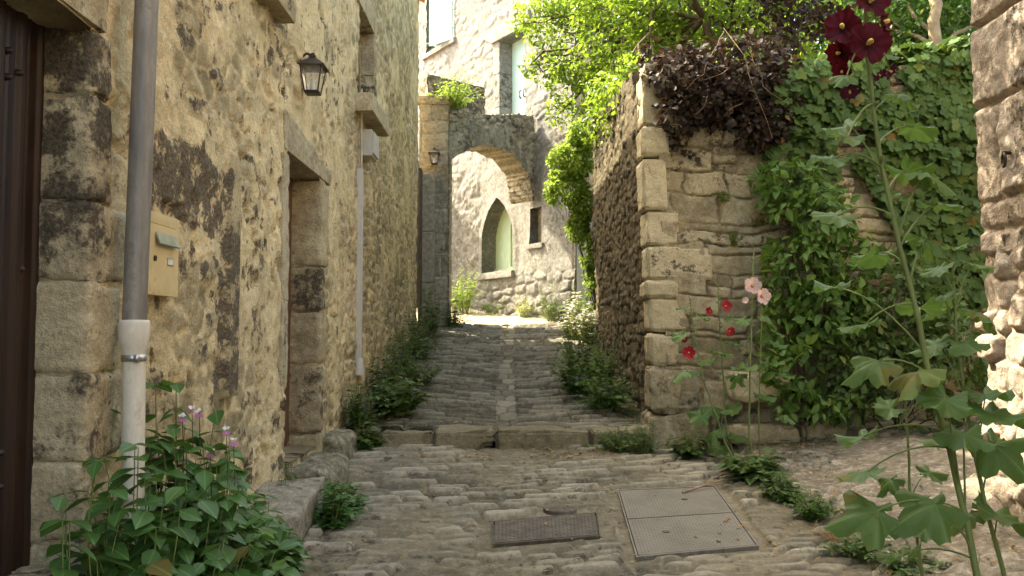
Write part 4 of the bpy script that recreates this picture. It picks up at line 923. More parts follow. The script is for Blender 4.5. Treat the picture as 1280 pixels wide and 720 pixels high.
for (t0, t1, lab) in ((.008, .494, 'far plate of the pair'), (.506, .992, 'near plate of the pair')):
    Q = sub(PLT, .01, .99, t0, t1); g = Geo(); plate(g, Q, -.03, .016); tread(g, sub(Q, .02, .98, .04, .96), 34, 22, .016)
    o = build('cover_plate', g, M['cover'], t, smooth=False)
    g = Geo(); cq = lerpq(Q, .62 if t0 < .4 else .30, .45); lathe(g, cq + UPN * .0185, [(.019, -.01), (.021, .0012), (.016, .0012), (.014, -.002), (.001, -.002)], 14); build('lifting_hole', g, M['rust'], o)
g = Geo()
for (s0, s1, t0, t1) in ((-.012, 0, -.012, 1.012), (1, 1.012, -.012, 1.012), (0, 1, -.012, -.001), (0, 1, 1.001, 1.012)): plate(g, sub(PLT, s0, s1, t0, t1), -.03, .0175)
build('rim', g, M['zinc'], t, smooth=False)
g = Geo(); lathe(g, RND - UPN * .006, [(.10, -.03), (.10, .016), (.085, .019), (.001, .020)], 24); build('valve_cover', g, M['rust'], None, tuple(RND), label='small round iron valve cap in the cobbles just behind the rusty cover', cat='valve cover')

# fallen sticks
for i, (a, b, r) in enumerate([((893, 603), (936, 583), .008), ((853, 620), (906, 611), .007), ((880, 612), (925, 604), .004)]):
    A_, B_ = ground_hit(*a), ground_hit(*b); A_[2] += .02; B_[2] += .035; mid = (A_ + B_) / 2 + [0, .01, .012]; g = Geo(); tube(g, [A_, mid, B_], [r, r * .9, r * .5], 6)
    if i < 2: tube(g, [mid, mid + (B_ - A_) * .3 + [0, .04, .03]], [r * .5, r * .3], 5)
    build('fallen_stick', g, M['dead_stem'], None, tuple(A_), label=['thick reddish dry stick leaning up at the foot of the hollyhocks', 'long dry stick lying across the corner of the pale steel cover', 'thinnest dry stick, between the pale steel cover and the hollyhocks'][i], cat='stick', group='dry sticks on the lane')

# ------------------------------------------------------------------ plants
def curve(p0, p1, sag=0.0, n=7, wob=0.0, r=rng):
    t = np.linspace(0, 1, n)[:, None]; p = np.asarray(p0) * (1 - t) + np.asarray(p1) * t; p = p.astype(float); p[:, 2] += (sag * 4 * t * (1 - t))[:, 0]
    if wob: p[1:-1] += r.normal(size=(n - 2, 3)) * wob
    return p
def poly_at(pts, f):
    pts = np.asarray(pts); s = np.concatenate([[0], np.cumsum(np.linalg.norm(np.diff(pts, axis=0), axis=1))]); s /= s[-1]; f = np.atleast_1d(f)
    return np.stack([np.interp(f, s, pts[:, k]) for k in range(3)], 1)
def weed(name, label, cat, loc, h, spread, n, T, size, mat, seed, per=9, droop=.25, stemr=.004, lean=(0, 0), group=None, smat='stem', flower=None, start=.15, up=.5, parent=None, flat=.6, ang=.5):
    """a herb: stems fanning from one root, leaves in turning pairs up each of them"""
    r = np.random.default_rng(seed); t = thing(name, label, cat, loc, group); L = np.array(loc, float)
    gs, P, D, N, S, tips = Geo(), [], [], [], [], []
    for i in range(n):
        a, q = r.uniform(0, 2 * np.pi), math.sqrt(r.uniform(0, 1)) * (1.35 if r.random() < (.12 if ang < 1 else .04) else 1); hh = h * max(.25, 1 - .55 * q * q) * r.uniform(.55 if ang < 1 else .7, 1.12 if ang < 1 else 1.04) * (1.12 if r.random() < .08 else 1)
        b = L + [.25 * spread * q * math.cos(a), .25 * spread * q * math.sin(a), -.02]; e = L + [spread * q * math.cos(a) + lean[0], spread * q * math.sin(a) + lean[1], hh]
        pts = curve(b, e, .12 * h * q, 6, .01 * h, r); tube(gs, pts, np.linspace(stemr, stemr * .45, 6), 5, cap=False); tips.append(pts[-1])
        f = np.linspace(start, 1.0, per) + r.uniform(-.04, .04, per); f = np.clip(f, .05, 1); X = poly_at(pts, f)
        for k in range(per):
            for sd in (0, np.pi):
                if r.random() < .12: continue
                an = a + k * 1.45 + sd + r.normal() * .3; d = np.array([math.cos(an), math.sin(an), up - droop - .55 * (1 - f[k]) * 0 + r.normal() * .18])
                P.append(X[k]); D.append(d); N.append([r.normal() * .3 + .15 * math.cos(an), r.normal() * .3 + .15 * math.sin(an), 1.0]); S.append(size * r.uniform(.6, 1.15) * (ang * .15 + .65 + (.5 - .15 * ang) * math.sin(np.pi * min(1, .25 + .75 * f[k]))))
    build('stems', gs, M[smat], t); g = Geo(); leaves(g, P, D, N, S, T); build('foliage', g, M[mat], t)
    if flower:
        fm, cnt, fs = flower; gf = Geo(); k = [tips[i % len(tips)] for i in range(cnt)]
        FP = np.concatenate([[np.array(q) + r.normal(size=3) * .02] * 5 for q in k]); an = np.tile(np.linspace(0, 2 * np.pi, 5, endpoint=False), cnt)
        leaves(gf, FP, np.stack([np.cos(an), np.sin(an), .4 + 0 * an], 1), np.tile([[0, -.5, 1.0]], (len(FP), 1)) + r.normal(size=(len(FP), 3)) * .2, fs, T_SM); build('blossoms', gf, M[fm], t)
    return t
# balsams round the white pipe
bs = [(-1.17, 2.48, .70, .20, 11), (-1.13, 2.68, .72, .22, 13), (-1.20, 2.95, .74, .28, 13), (-1.06, 2.98, .68, .26, 13), (-1.22, 3.28, .78, .24, 13), (-1.10, 3.42, .60, .22, 13), (-1.22, 3.70, .56, .20, 10), (-1.10, 3.80, .36, .20, 10), (-.98, 3.20, .40, .24, 11), (-.98, 2.74, .54, .24, 12), (-1.22, 4.02, .30, .16, 9)]
for i, (x_, y_, h_, s_, n_) in enumerate(bs):
    weed('balsam_plant', 'leafy green balsam in the clump round the foot of the white plastic pipe', 'plant', (x_, y_, float(gz(y_)) + .02), h_ * 1.30, s_ * 1.08, int(n_ * 2.6), T_OVW, .112, 'l_balsam', 600 + i, per=8, droop=.72, stemr=.0035, group='balsam plants round the white pipe', start=.30, smat='stem', ang=1.0)
for i, (px, py, yy) in enumerate([(228, 522, 3.2), (240, 512, 3.2), (249, 516, 3.25), (263, 566, 3.05), (292, 552, 3.2), (283, 538, 3.3)]):
    p = at(px, py, yy); r = np.random.default_rng(40 + i); g = Geo(); tube(g, curve(p + [0, .02, -.16], p, .0, 4), [.0025, .0015, .0015, .001], 5, cap=False)
    t = thing('balsam_flower_sprig', 'small pink and white blossom sprig standing above the balsam leaves', 'flower', tuple(p + [0, .02, -.16]), 'balsam blossoms'); build('stalk', g, M['reed'], t)
    for nm, mt, sz, off in (('upper_petals', 'p_white', .016, .005), ('lower_petals', 'p_mauve', .018, -.005)):
        g = Geo(); an = r.uniform(0, 6.28) + np.linspace(0, 6.28, 5); leaves(g, np.tile(p + [0, 0, off], (5, 1)), np.stack([np.cos(an), np.sin(an) * .6 - .3, .5 * np.sign(off) + .2 * r.normal(size=5)], 1), r.normal(size=(5, 3)) * .4 + [0, -.6, .6], sz, T_RND); build(nm, g, M[mt], t)
def W(px, py, y): return at(px, py, y)
for i, (x_, y_, h_, s_, n_, sz, T, mt, lab, nm) in enumerate([
    (-.99, 4.86, .30, .14, 10, .062, T_OVW, 'l_balsam', 'leafy green plant against the lane side of the squared stone block', 'leafy_weed'),
    (-.97, 5.14, .24, .13, 9, .055, T_OVW, 'l_balsam', 'low leafy plant at the far end of the squared stone block', 'leafy_weed'),
    (-1.27, 4.98, .36, .09, 8, .05, T_LANCE, 'l_weed', 'small tuft growing up the jamb beside the doorway, above the stone block', 'wall_weed'),
    (-1.22, 7.10, .36, .16, 14, .055, T_OVW, 'l_weed', 'bushy weed at the near end of the left verge, right above the step', 'verge_weed'),
    (-1.12, 6.84, .20, .13, 9, .07, T_OVW, 'l_weed', 'broad-leaved weed drooping over the front of the stone step', 'verge_weed'),
    (-1.0, 7.55, .36, .26, 20, .085, T_OVW, 'l_weed', 'broad-leaved weed below the grey conduit', 'verge_weed'),
    (-1.16, 8.15, .46, .18, 14, .06, T_OV, 'l_weed', 'weed against the wall just past the conduit', 'verge_weed'),
    (-.92, 8.75, .30, .28, 18, .05, T_OV, 'l_weed', 'low weed spreading over the mossy lane edge past the conduit', 'verge_weed'),
    (-1.15, 9.4, .50, .20, 14, .055, T_LANCE, 'l_weed', 'upright weed halfway along the left verge of the upper lane', 'verge_weed'),
    (-1.10, 10.2, .45, .22, 14, .06, T_OV, 'l_weed', 'bushy weed two thirds along the left verge', 'verge_weed'),
    (-1.14, 11.0, .85, .18, 10, .06, T_LANCE, 'l_weed', 'tallest thin weed on the left verge, near the end of the house', 'verge_weed'),
    (-1.08, 11.9, .70, .20, 12, .06, T_OV, 'l_weed', 'last weed of the left verge, before the gate pier', 'verge_weed'),
    (-.85, 12.75, .40, .22, 16, .05, T_OV, 'l_bush', 'dark weed at the foot of the gate pier', 'verge_weed'),
    (.80, 6.80, .20, .20, 24, .034, T_OV, 'l_weed', 'low bluish green cushion plant on the step below the garden wall corner', 'cushion_plant'),
    (1.00, 6.72, .24, .15, 18, .034, T_OV, 'l_weed', 'small-leaved cushion plant touching the foot of the garden wall corner', 'cushion_plant'),
    (.80, 7.75, .38, .24, 18, .06, T_OVW, 'l_bush', 'dark leafy bush nearest the step along the garden wall', 'wall_foot_bush'),
    (.62, 8.35, .46, .26, 18, .065, T_OVW, 'l_bush', 'broad dark bush reaching furthest into the upper lane', 'wall_foot_bush'),
    (.92, 8.6, .58, .16, 16, .045, T_OV, 'l_bush', 'taller dark bush climbing the shady side of the garden wall', 'wall_foot_bush'),
    (.70, 9.4, .62, .26, 22, .05, T_OV, 'l_weed', 'green bush halfway along the garden wall, below the sunlit one', 'wall_foot_bush'),
    (1.30, 6.55, .24, .16, 12, .06, T_OVW, 'l_weed', 'leafy weed at the base of the red hollyhocks', 'leafy_weed'),
    (1.62, 5.92, .22, .19, 9, .105, T_OV, 'l_weed', 'broad-leaved weed at the lane edge just in front of the hollyhock stems', 'leafy_weed'),
    (1.66, 5.45, .17, .17, 14, .055, T_OV, 'l_weed', 'leafy weed beside the pale steel cover at the ramp edge', 'leafy_weed'),
    (1.70, 5.0, .15, .15, 16, .035, T_OV, 'l_bush', 'small-leaved green mound at the ramp edge, nearer than the steel cover', 'leafy_weed'),
    (1.72, 4.35, .10, .16, 16, .035, T_OV, 'l_weed', 'low weed below the dry grass at the ramp edge', 'leafy_weed'),
    (1.80, 4.05, .12, .16, 14, .04, T_OV, 'l_weed', 'nearest low weed on the ramp edge under the big hollyhock leaves', 'leafy_weed'),
    (-.82, 15.2, .95, .32, 26, .055, T_OV, 'l_vine', 'sunlit yellow-green bush beyond the archway, left of the pointed window', 'courtyard_bush'),
    (-.35, 15.0, .25, .25, 12, .04, T_OV, 'l_weed', 'low weed under the sill of the pointed window', 'courtyard_weed'),
    (.18, 14.4, .40, .22, 16, .045, T_LANCE, 'l_silver', 'pale grassy weed at the foot of the tall house wall', 'courtyard_weed'),
    (.62, 13.75, .60, .28, 22, .05, T_LANCE, 'l_weed', 'thin dull bush against the tall house below the slot window', 'courtyard_bush'),
    (.95, 13.1, .55, .2, 14, .06, T_OV, 'l_vine', 'small bright plant before the grey door beside the vine', 'courtyard_bush')]):
    weed(nm, lab, 'plant', (x_, y_, float(gz(y_)) + (ramp_z(x_, y_) - float(SL * y_) - .02 if x_ > 1.69 and y_ < 7 else 0)), h_ * 1.05, s_ * 1.15, int(n_ * 1.8), T, sz * 1.12, mt, 700 + i, per=8, droop=.4, start=.2)
for i, (x_, y_, h_, s_) in enumerate([(.98, 11.40, .50, .16), (.88, 11.62, .60, .18), (.76, 11.80, .48, .16)]):
    weed('flowering_weed', ['near', 'middle', 'far'][i] + ' one of the sunlit pale flowering weeds along the end of the garden wall', 'plant', (x_, y_, float(gz(y_))), h_, s_, 44, T_LANCE, .065, 'l_silver', 760 + i, per=9, droop=.2, flower=('p_white', 130, .024))
for i, (px, py, yy, h_, s_, mt) in enumerate([(905, 250, 6.93, .09, .07, 'l_vine'), (917, 305, 6.93, .10, .06, 'l_vine'), (943, 278, 6.93, .08, .10, 'l_dry')]):
    weed('wall_tuft', ['upper small bright tuft rooted in the garden wall joints', 'lower small green tuft rooted in the garden wall joints', 'yellowed tuft in the garden wall joints beside the creeper'][i], 'plant', tuple(at(px, py, yy)), h_, s_, 16, T_SM, .022, mt, 770 + i, per=6, droop=.3, stemr=.0015, lean=(0, -.05))
weed('arch_top_plant', 'sunlit green tuft growing on top of the gate pier and archway', 'plant', (-.88, 13.12, 4.90), .55, .42, 70, T_OV, .05, 'l_vine', 780, per=8, droop=.5, lean=(.06, -.10))
# dry grass
def blades(P, D, S, wdt, g):
    n = len(P); t = np.array([0, .4, .75, 1.0]); D = nrm(D); side = nrm(np.cross(D, [0, 0, 1.0]) + 1e-4)
    V = []
    for k, q in enumerate(t):
        c = P + D * (S * q)[:, None] + np.array([0, 0, -1]) * (S * q * q * .35)[:, None] + D * [1, 1, 0] * (S * q * q * .25)[:, None]; wd = wdt * (1 - q * .9)
        V += [c - side * wd, c + side * wd]
    V = np.stack(V, 1).reshape(-1, 3); off = (np.arange(n) * 8)[:, None, None]; F = np.array([[0, 1, 3, 2], [2, 3, 5, 4], [4, 5, 7, 6]])
    g.add(V, [(F[None] + off).reshape(-1, 4)], mid=np.ones(len(V)), alo=np.zeros(len(V)))
for i, (x_, y_, n, s_, mt, lab) in enumerate([(1.70, 4.65, 130, .14, 'l_dry', 'tuft of dry straw-coloured grass at the ramp edge'), (1.58, 4.42, 50, .07, 'l_weed', 'tiny green grass tuft on the lane near the dry grass')]):
    r = np.random.default_rng(790 + i); g = Geo(); P = np.stack([x_ + r.normal(size=n) * .05, y_ + r.normal(size=n) * .05, np.full(n, float(SL * y_) + .03)], 1); D = r.normal(size=(n, 3)) * [.8, .8, .2] + [0, 0, .7]; blades(P, D, s_ * r.uniform(.5, 1.2, n), .0025, g)
    build('grass_tuft', g, M[mt], None, (x_, y_, float(SL * y_)), label=lab, cat='grass tuft')

# hollyhocks
def flower(parent, c, axis, rad, mat, eye=None, seed=0, cup=.35):
    r = np.random.default_rng(seed); axis = nrm(np.array(axis, float)); ref = np.array([0, 0, 1.0]); a = nrm(np.cross(axis, ref)); b = np.cross(a, axis); n, k = 40, 5
    V = [np.array(c, float)]; mid = [0.0]
    for j in range(1, k + 1):
        f = j / k
        for i in range(n):
            th = 2 * np.pi * i / n; lob = 1 - .20 * (1 - abs(math.sin(th * 2.5))) ** 2.0; q = rad * f * (lob if j > 2 else 1)
            h = cup * rad * f ** .8 + .10 * rad * f * f * math.sin(th * 11 + seed) + .07 * rad * f ** 3 * math.sin(th * 19 + 2 * seed) + rad * .05 * r.normal() * f + .10 * rad * f * math.sin(th * 2.5 + 1)
            V.append(np.array(c) + (math.cos(th) * a + math.sin(th) * b) * q + axis * h); mid.append(f)
    F3 = [[0, 1 + i, 1 + (i + 1) % n] for i in range(n)]; F4 = [[1 + j * n + i, 1 + (j + 1) * n + i, 1 + (j + 1) * n + (i + 1) % n, 1 + j * n + (i + 1) % n] for j in range(k - 1) for i in range(n)]
    g = Geo(); g.add(V, [np.array(F3), np.array(F4)], mid=np.array(mid), alo=np.array(mid)); o = build('flower', g, M[mat], parent)
    if eye:
        g = Geo(); e = np.array(c) + axis * rad * .14; an = np.linspace(0, 2 * np.pi, 14, endpoint=False)
        V = [e + axis * .02 * rad] + [e + (math.cos(q) * a + math.sin(q) * b) * rad * .30 + axis * rad * .02 for q in an]; g.add(V, [np.array([[0, 1 + i, 1 + (i + 1) % 14] for i in range(14)])]); build('throat', g, M[eye], o)
    g = Geo(); tube(g, [np.array(c) + axis * rad * .1, np.array(c) + axis * rad * .35, np.array(c) + axis * rad * .50, np.array(c) + axis * rad * .55], [rad * .07, rad * .13, rad * .12, rad * .04], 10); build('flower_centre', g, M['pollen'], o)
def hollyhock(name, label, stem, rad, lv, fl, buds, seed, size_k=1.0, group=None):
    """stem: points from the ground up; lv: (height fraction on the stem, blade middle, size); fl: (middle, facing, radius, petal, eye)"""
    r = np.random.default_rng(seed); t = thing(name, label, 'hollyhock', tuple(stem[0]), group); S_ = np.asarray(stem, float)
    f = np.linspace(0, 1, 22); X = poly_at(S_, f); X[1:-1] += r.normal(size=(20, 3)) * rad * .25; g = Geo(); tube(g, X, np.linspace(rad, rad * .45, 22), 10)
    gp, P, D, N, Z = g, [], [], [], []
    for (h, c, s) in lv:
        b = poly_at(S_, h)[0]; c = np.array(c, float); d = c - b; hd = nrm(d * [1, 1, 0] + 1e-5); base = c - hd * s * .30
        pts = curve(b, base, .10 * np.linalg.norm(d), 7); tube(gp, pts, np.linspace(rad * .32, rad * .2, 7), 6, cap=False)
        s *= size_k * .88; P.append(base); D.append(hd + [0, 0, -.25 + .18 * r.normal()]); N.append([r.normal() * .28, r.normal() * .28 - .12, 1.0]); Z.append(s * .62)
    build('stem', gp, M['stem'], t); g = Geo(); P, D, N, Z = np.array(P), np.array(D), np.array(N), np.array(Z); kk = r.permutation(len(P)) % 3
    for q in range(3):
        if (kk == q).any(): leaves(g, P[kk == q], D[kk == q], N[kk == q], Z[kk == q], T_PALMS[q])
    build('leaves', g, M['l_holly'], t)
    for i, (c, axs, q, mt, ey) in enumerate(fl): flower(t, c, axs, q, mt, ey, seed * 10 + i, .35 if seed == 1 else .62)
    if buds:
        h0, h1, n, bz = buds
        for k, h in enumerate(np.linspace(h0, h1, n)):
            b = poly_at(S_, h)[0]; an = k * 2.4 + seed; o = np.array([math.cos(an), math.sin(an) - .3, .7]); z = bz * (1.1 - .6 * (k / n)); g = Geo(); e = b + nrm(o) * z * 1.6
            tube(g, [b, e - nrm(o) * z * .6, e, e + nrm(o) * z * .7, e + nrm(o) * z * 1.1], [z * .15, z * .35, z * .62, z * .4, z * .05], 8); build('bud', g, M['stem'], t)
    return t
def LV(stem, spec, dep): return [(h, at(px, py, dep + dy), s) for (h, px, py, dy, s) in spec]
SA = [np.array([1.42, 2.42, .27]), at(1222, 720, 2.45), at(1188, 560, 2.5), at(1152, 430, 2.52), at(1120, 290, 2.55), at(1098, 190, 2.55), at(1084, 70, 2.55), at(1078, -40, 2.55), at(1074, -90, 2.55)]
def fr_(y): # fraction of stem A at a pixel row
    s = np.concatenate([[0], np.cumsum(np.linalg.norm(np.diff(np.array(SA), axis=0), axis=1))]); s /= s[-1]; return float(np.interp(-y, [-900, -720, -560, -430, -290, -190, -70, 40, 90], s))
la = [(fr_(b), px, py, dy, s) for b, px, py, dy, s in [(50, 1052, 92, -.05, .10), (60, 1118, 66, .0, .08), (130, 1050, 168, -.05, .13), (140, 1140, 118, .05, .12), (180, 1160, 160, .1, .17), (210, 1030, 196, -.1, .13), (240, 1150, 215, .1, .17), (240, 1045, 160, .15, .14),
    (270, 1030, 268, -.05, .16), (300, 1180, 215, -.02, .17), (310, 1190, 255, .08, .15), (330, 1080, 320, .2, .16), (360, 1170, 300, .1, .17), (380, 1062, 405, .12, .15), (420, 1150, 385, .2, .16), (470, 1072, 452, .0, .19), (440, 1030, 360, .3, .14), (480, 1130, 465, -.05, .20),
    (540, 1060, 545, .2, .15), (560, 1062, 590, .0, .16), (640, 1065, 640, -.05, .24), (690, 1140, 632, -.08, .24), (620, 1170, 500, -.1, .17), (700, 1110, 690, .1, .15), (650, 1205, 545, -.1, .18)]]
fA = [(at(1083, 56, 2.46), (.05, -1, .05), .062, 'p_dark', None), (at(1086, 4, 2.50), (.15, -1, .25), .056, 'p_dark', None), (at(1054, 36, 2.50), (-.55, -1, .1), .054, 'p_dark', None), (at(1100, 30, 2.57), (.8, -.5, .2), .052, 'p_dark', None), (at(1066, 60, 2.56), (-.3, -1, -.2), .046, 'p_dark', None), (at(1098, 52, 2.56), (.7, -.8, -.1), .044, 'p_dark', None),
      (at(1051, 66, 2.56), (-.8, -.6, -.3), .040, 'p_dark', None), (at(1053, 88, 2.54), (-.5, -.7, -.6), .030, 'p_dark', None), (at(1062, 112, 2.54), (-.2, -.6, -1), .030, 'p_black', None), (at(1110, 88, 2.54), (.7, -.6, -.5), .026, 'p_black', None), (at(1098, 92, 2.55), (.3, -.5, -.8), .022, 'p_black', None), (at(1070, -45, 2.52), (-.2, -1, .2), .05, 'p_dark', None)]
hA = hollyhock('hollyhock', 'tall foreground hollyhock with dark red flowers at its top', SA, .0110, LV(SA, la, 2.5), fA, (fr_(300), fr_(110), 9, .016), 1)
SB = [np.array([1.60, 2.72, .33]), at(1255, 720, 2.72), at(1222, 590, 2.72), at(1200, 460, 2.72), at(1190, 330, 2.72)]
lb = [(.55, 1245, 495, -.1, .16), (.62, 1262, 520, -.15, .22), (.5, 1270, 560, -.1, .22), (.4, 1262, 650, -.1, .22), (.75, 1240, 390, 0, .15), (.8, 1160, 370, .05, .15), (.9, 1232, 330, 0, .13), (.93, 1160, 335, 0, .12), (.7, 1150, 430, .05, .15), (.6, 1165, 545, .05, .16), (.97, 1200, 310, 0, .09), (.45, 1190, 640, .05, .16), (.85, 1215, 430, -.1, .14)]
hollyhock('hollyhock', 'foreground hollyhock without flowers, its stem close to the sunlit building corner', SB, .0085, LV(SB, lb, 2.72), [], (.8, 1.0, 12, .012), 2)
SC_ = [np.array([1.36, 2.95, .36]), at(1152, 720, 2.95), at(1138, 600, 2.95), at(1132, 500, 2.95), at(1136, 465, 2.95)]
lc = [(.5, 1100, 600, 0, .12), (.6, 1175, 590, 0, .13), (.8, 1100, 510, 0, .12), (.85, 1165, 500, 0, .11), (.95, 1120, 480, 0, .09), (.98, 1150, 470, 0, .08), (.4, 1170, 665, -.05, .14), (.35, 1105, 655, .1, .13)]
hollyhock('hollyhock', 'short young foreground hollyhock without flowers between the two taller stalks', SC_, .007, LV(SC_, lc, 2.95), [], None, 3)
def wallholly(label, base, pts, lv, fl, seed, rad=.008, buds=(.72, 1.0, 16, .011)):
    st = [np.array(base)] + [at(*p) for p in pts]; return hollyhock('hollyhock', label, st, rad, [(h, at(px, py, y), s) for (h, px, py, y, s) in lv], fl, buds, seed, 1.35)
b0 = lambda px, y, z=.0: (float((px - 640) / FPX * y), y, float(gz(y)) + z)
wallholly('small hollyhock with two red flowers, nearest the wall corner', b0(918, 6.35), [(905, 550, 6.35), (878, 470, 6.4), (865, 400, 6.45), (862, 372, 6.45)], [(.5, 850, 465, 6.3, .17), (.55, 905, 440, 6.4, .15), (.7, 845, 420, 6.4, .12), (.75, 880, 395, 6.4, .12), (.4, 870, 520, 6.3, .15), (.85, 850, 385, 6.4, .08), (.3, 890, 540, 6.3, .14)],
    [(at(861, 441, 6.36), (-.2, -1, .1), .048, 'p_red', 'p_eye'), (at(856, 424, 6.42), (-.5, -.8, .1), .030, 'p_red', None)], 4)
wallholly('hollyhock with three red flowers between the shorter red one and the pink one', b0(918, 6.45), [(908, 540, 6.45), (903, 450, 6.5), (899, 390, 6.5), (897, 345, 6.5)], [(.45, 925, 545, 6.4, .16), (.5, 885, 510, 6.4, .16), (.62, 925, 470, 6.4, .14), (.6, 880, 450, 6.45, .14), (.75, 920, 430, 6.45, .12), (.35, 895, 560, 6.4, .15), (.88, 915, 400, 6.45, .08)],
    [(at(906, 383, 6.42), (.3, -1, .2), .044, 'p_red', 'p_eye'), (at(889, 389, 6.45), (-.8, -.5, 0), .034, 'p_red', None), (at(911, 413, 6.42), (.3, -.8, -.4), .038, 'p_red', None)], 5)
wallholly('tallest wall hollyhock, with pale pink flowers on its stem', b0(940, 6.30), [(936, 540, 6.3), (938, 460, 6.3), (940, 380, 6.35), (942, 305, 6.4)], [(.5, 930, 460, 6.2, .17), (.55, 970, 455, 6.25, .17), (.6, 915, 470, 6.3, .14), (.66, 975, 430, 6.3, .13), (.7, 925, 400, 6.3, .12), (.4, 960, 495, 6.3, .15), (.8, 960, 395, 6.3, .10), (.35, 910, 510, 6.3, .14)],
    [(at(940, 358, 6.26), (-.1, -1, .15), .062, 'p_pink', 'p_eye'), (at(951, 371, 6.22), (.35, -1, .05), .060, 'p_pink', 'p_eye'), (at(933, 376, 6.3), (-.6, -.7, .3), .026, 'p_pink', None)], 6, buds=(.62, 1.0, 16, .011))
wallholly('thin second stalk close beside the pale pink hollyhock, leaves only', b0(948, 6.36), [(948, 520, 6.36), (951, 440, 6.4), (953, 372, 6.42)], [(.6, 985, 470, 6.35, .12), (.7, 975, 415, 6.4, .10), (.45, 985, 520, 6.3, .12)], [], 7, .006, None)

# creepers, ivy, purple bush: leaves on what they climb
def region(poly, n, seed, dens=None):
    """random points inside an outline"""
    r = np.random.default_rng(seed); poly = np.array(poly, float); lo, hi = poly.min(0), poly.max(0); out = []
    while len(out) < n:
        p = r.uniform(lo, hi, (4000, 2)); ins = np.zeros(4000, bool)
        for i in range(len(poly)):
            a, b = poly[i], poly[(i + 1) % len(poly)]; c = (a[1] > p[:, 1]) != (b[1] > p[:, 1]); xi = (b[0] - a[0]) * (p[:, 1] - a[1]) / (b[1] - a[1] + 1e-9) + a[0]; ins ^= c & (p[:, 0] < xi)
        p = p[ins]
        if dens is not None: p = p[r.random(len(p)) < dens(p)]
        out += list(p)
    return np.array(out[:n])
def onwall(poly): return [at(px, py, 7.0)[[0, 2]] for px, py in poly]
def wall_plant(name, label, cat, poly, n, T, size, mat, seed, off=(.02, .10), thr=.42, sc=2.6, tip=-1.0, out=.35, smat='bark', nst=5, tilt=.35):
    r = np.random.default_rng(seed); pl = onwall(poly)
    P = region(pl, n, seed, lambda p: sst(thr - .06, thr + .06, fbm(p[:, 0] * sc, p[:, 1] * sc, seed=seed, o=3))); bul = fbm(P[:, 0] * 1.7, P[:, 1] * 1.7, seed=seed + 1)
    Y = 6.98 - r.uniform(off[0], off[1], n) * (.5 + 1.1 * bul); X3 = np.stack([P[:, 0], Y, P[:, 1]], 1)
    D = np.stack([r.normal(size=n) * .8, -out * r.uniform(.3, 1.2, n), tip + r.normal(size=n) * .35], 1); N = np.stack([r.normal(size=n) * tilt, -np.ones(n), .45 + r.normal(size=n) * tilt], 1)
    c = np.array(pl); t = thing(name, label, cat, (float(c[:, 0].mean()), 6.95, float(c[:, 1].min()))); g = Geo()
    for i in range(nst):
        k = r.integers(0, n); e = X3[k]; b = np.array([e[0] + r.normal() * .25, 6.96, max(float(c[:, 1].min()) - .05, e[2] - r.uniform(.4, 1.4))]); tube(g, curve(b, e, 0, 8, .03, r), np.linspace(.0045, .002, 8), 5, cap=False)
    build('stems', g, M[smat], t); g = Geo(); leaves(g, X3, D, N, size * r.uniform(.4, 1.3, n), T); build('foliage', g, M[mat], t); return t
wall_plant('ivy', 'sheet of green ivy hanging over the right part of the garden wall', 'ivy', [(1000, 82), (1225, 70), (1235, 480), (1150, 440), (1120, 300), (1060, 200), (985, 170), (960, 120)], 3300, T_IVY, .062, 'l_ivy', 806, (.015, .15), .345)
wall_plant('ivy', 'sparse ivy strand beside the purple foliage near the top of the garden wall', 'ivy', [(950, 90), (1010, 95), (1060, 250), (1000, 300), (945, 230), (960, 150)], 420, T_IVY, .050, 'l_ivy', 802, (.015, .08), .42)
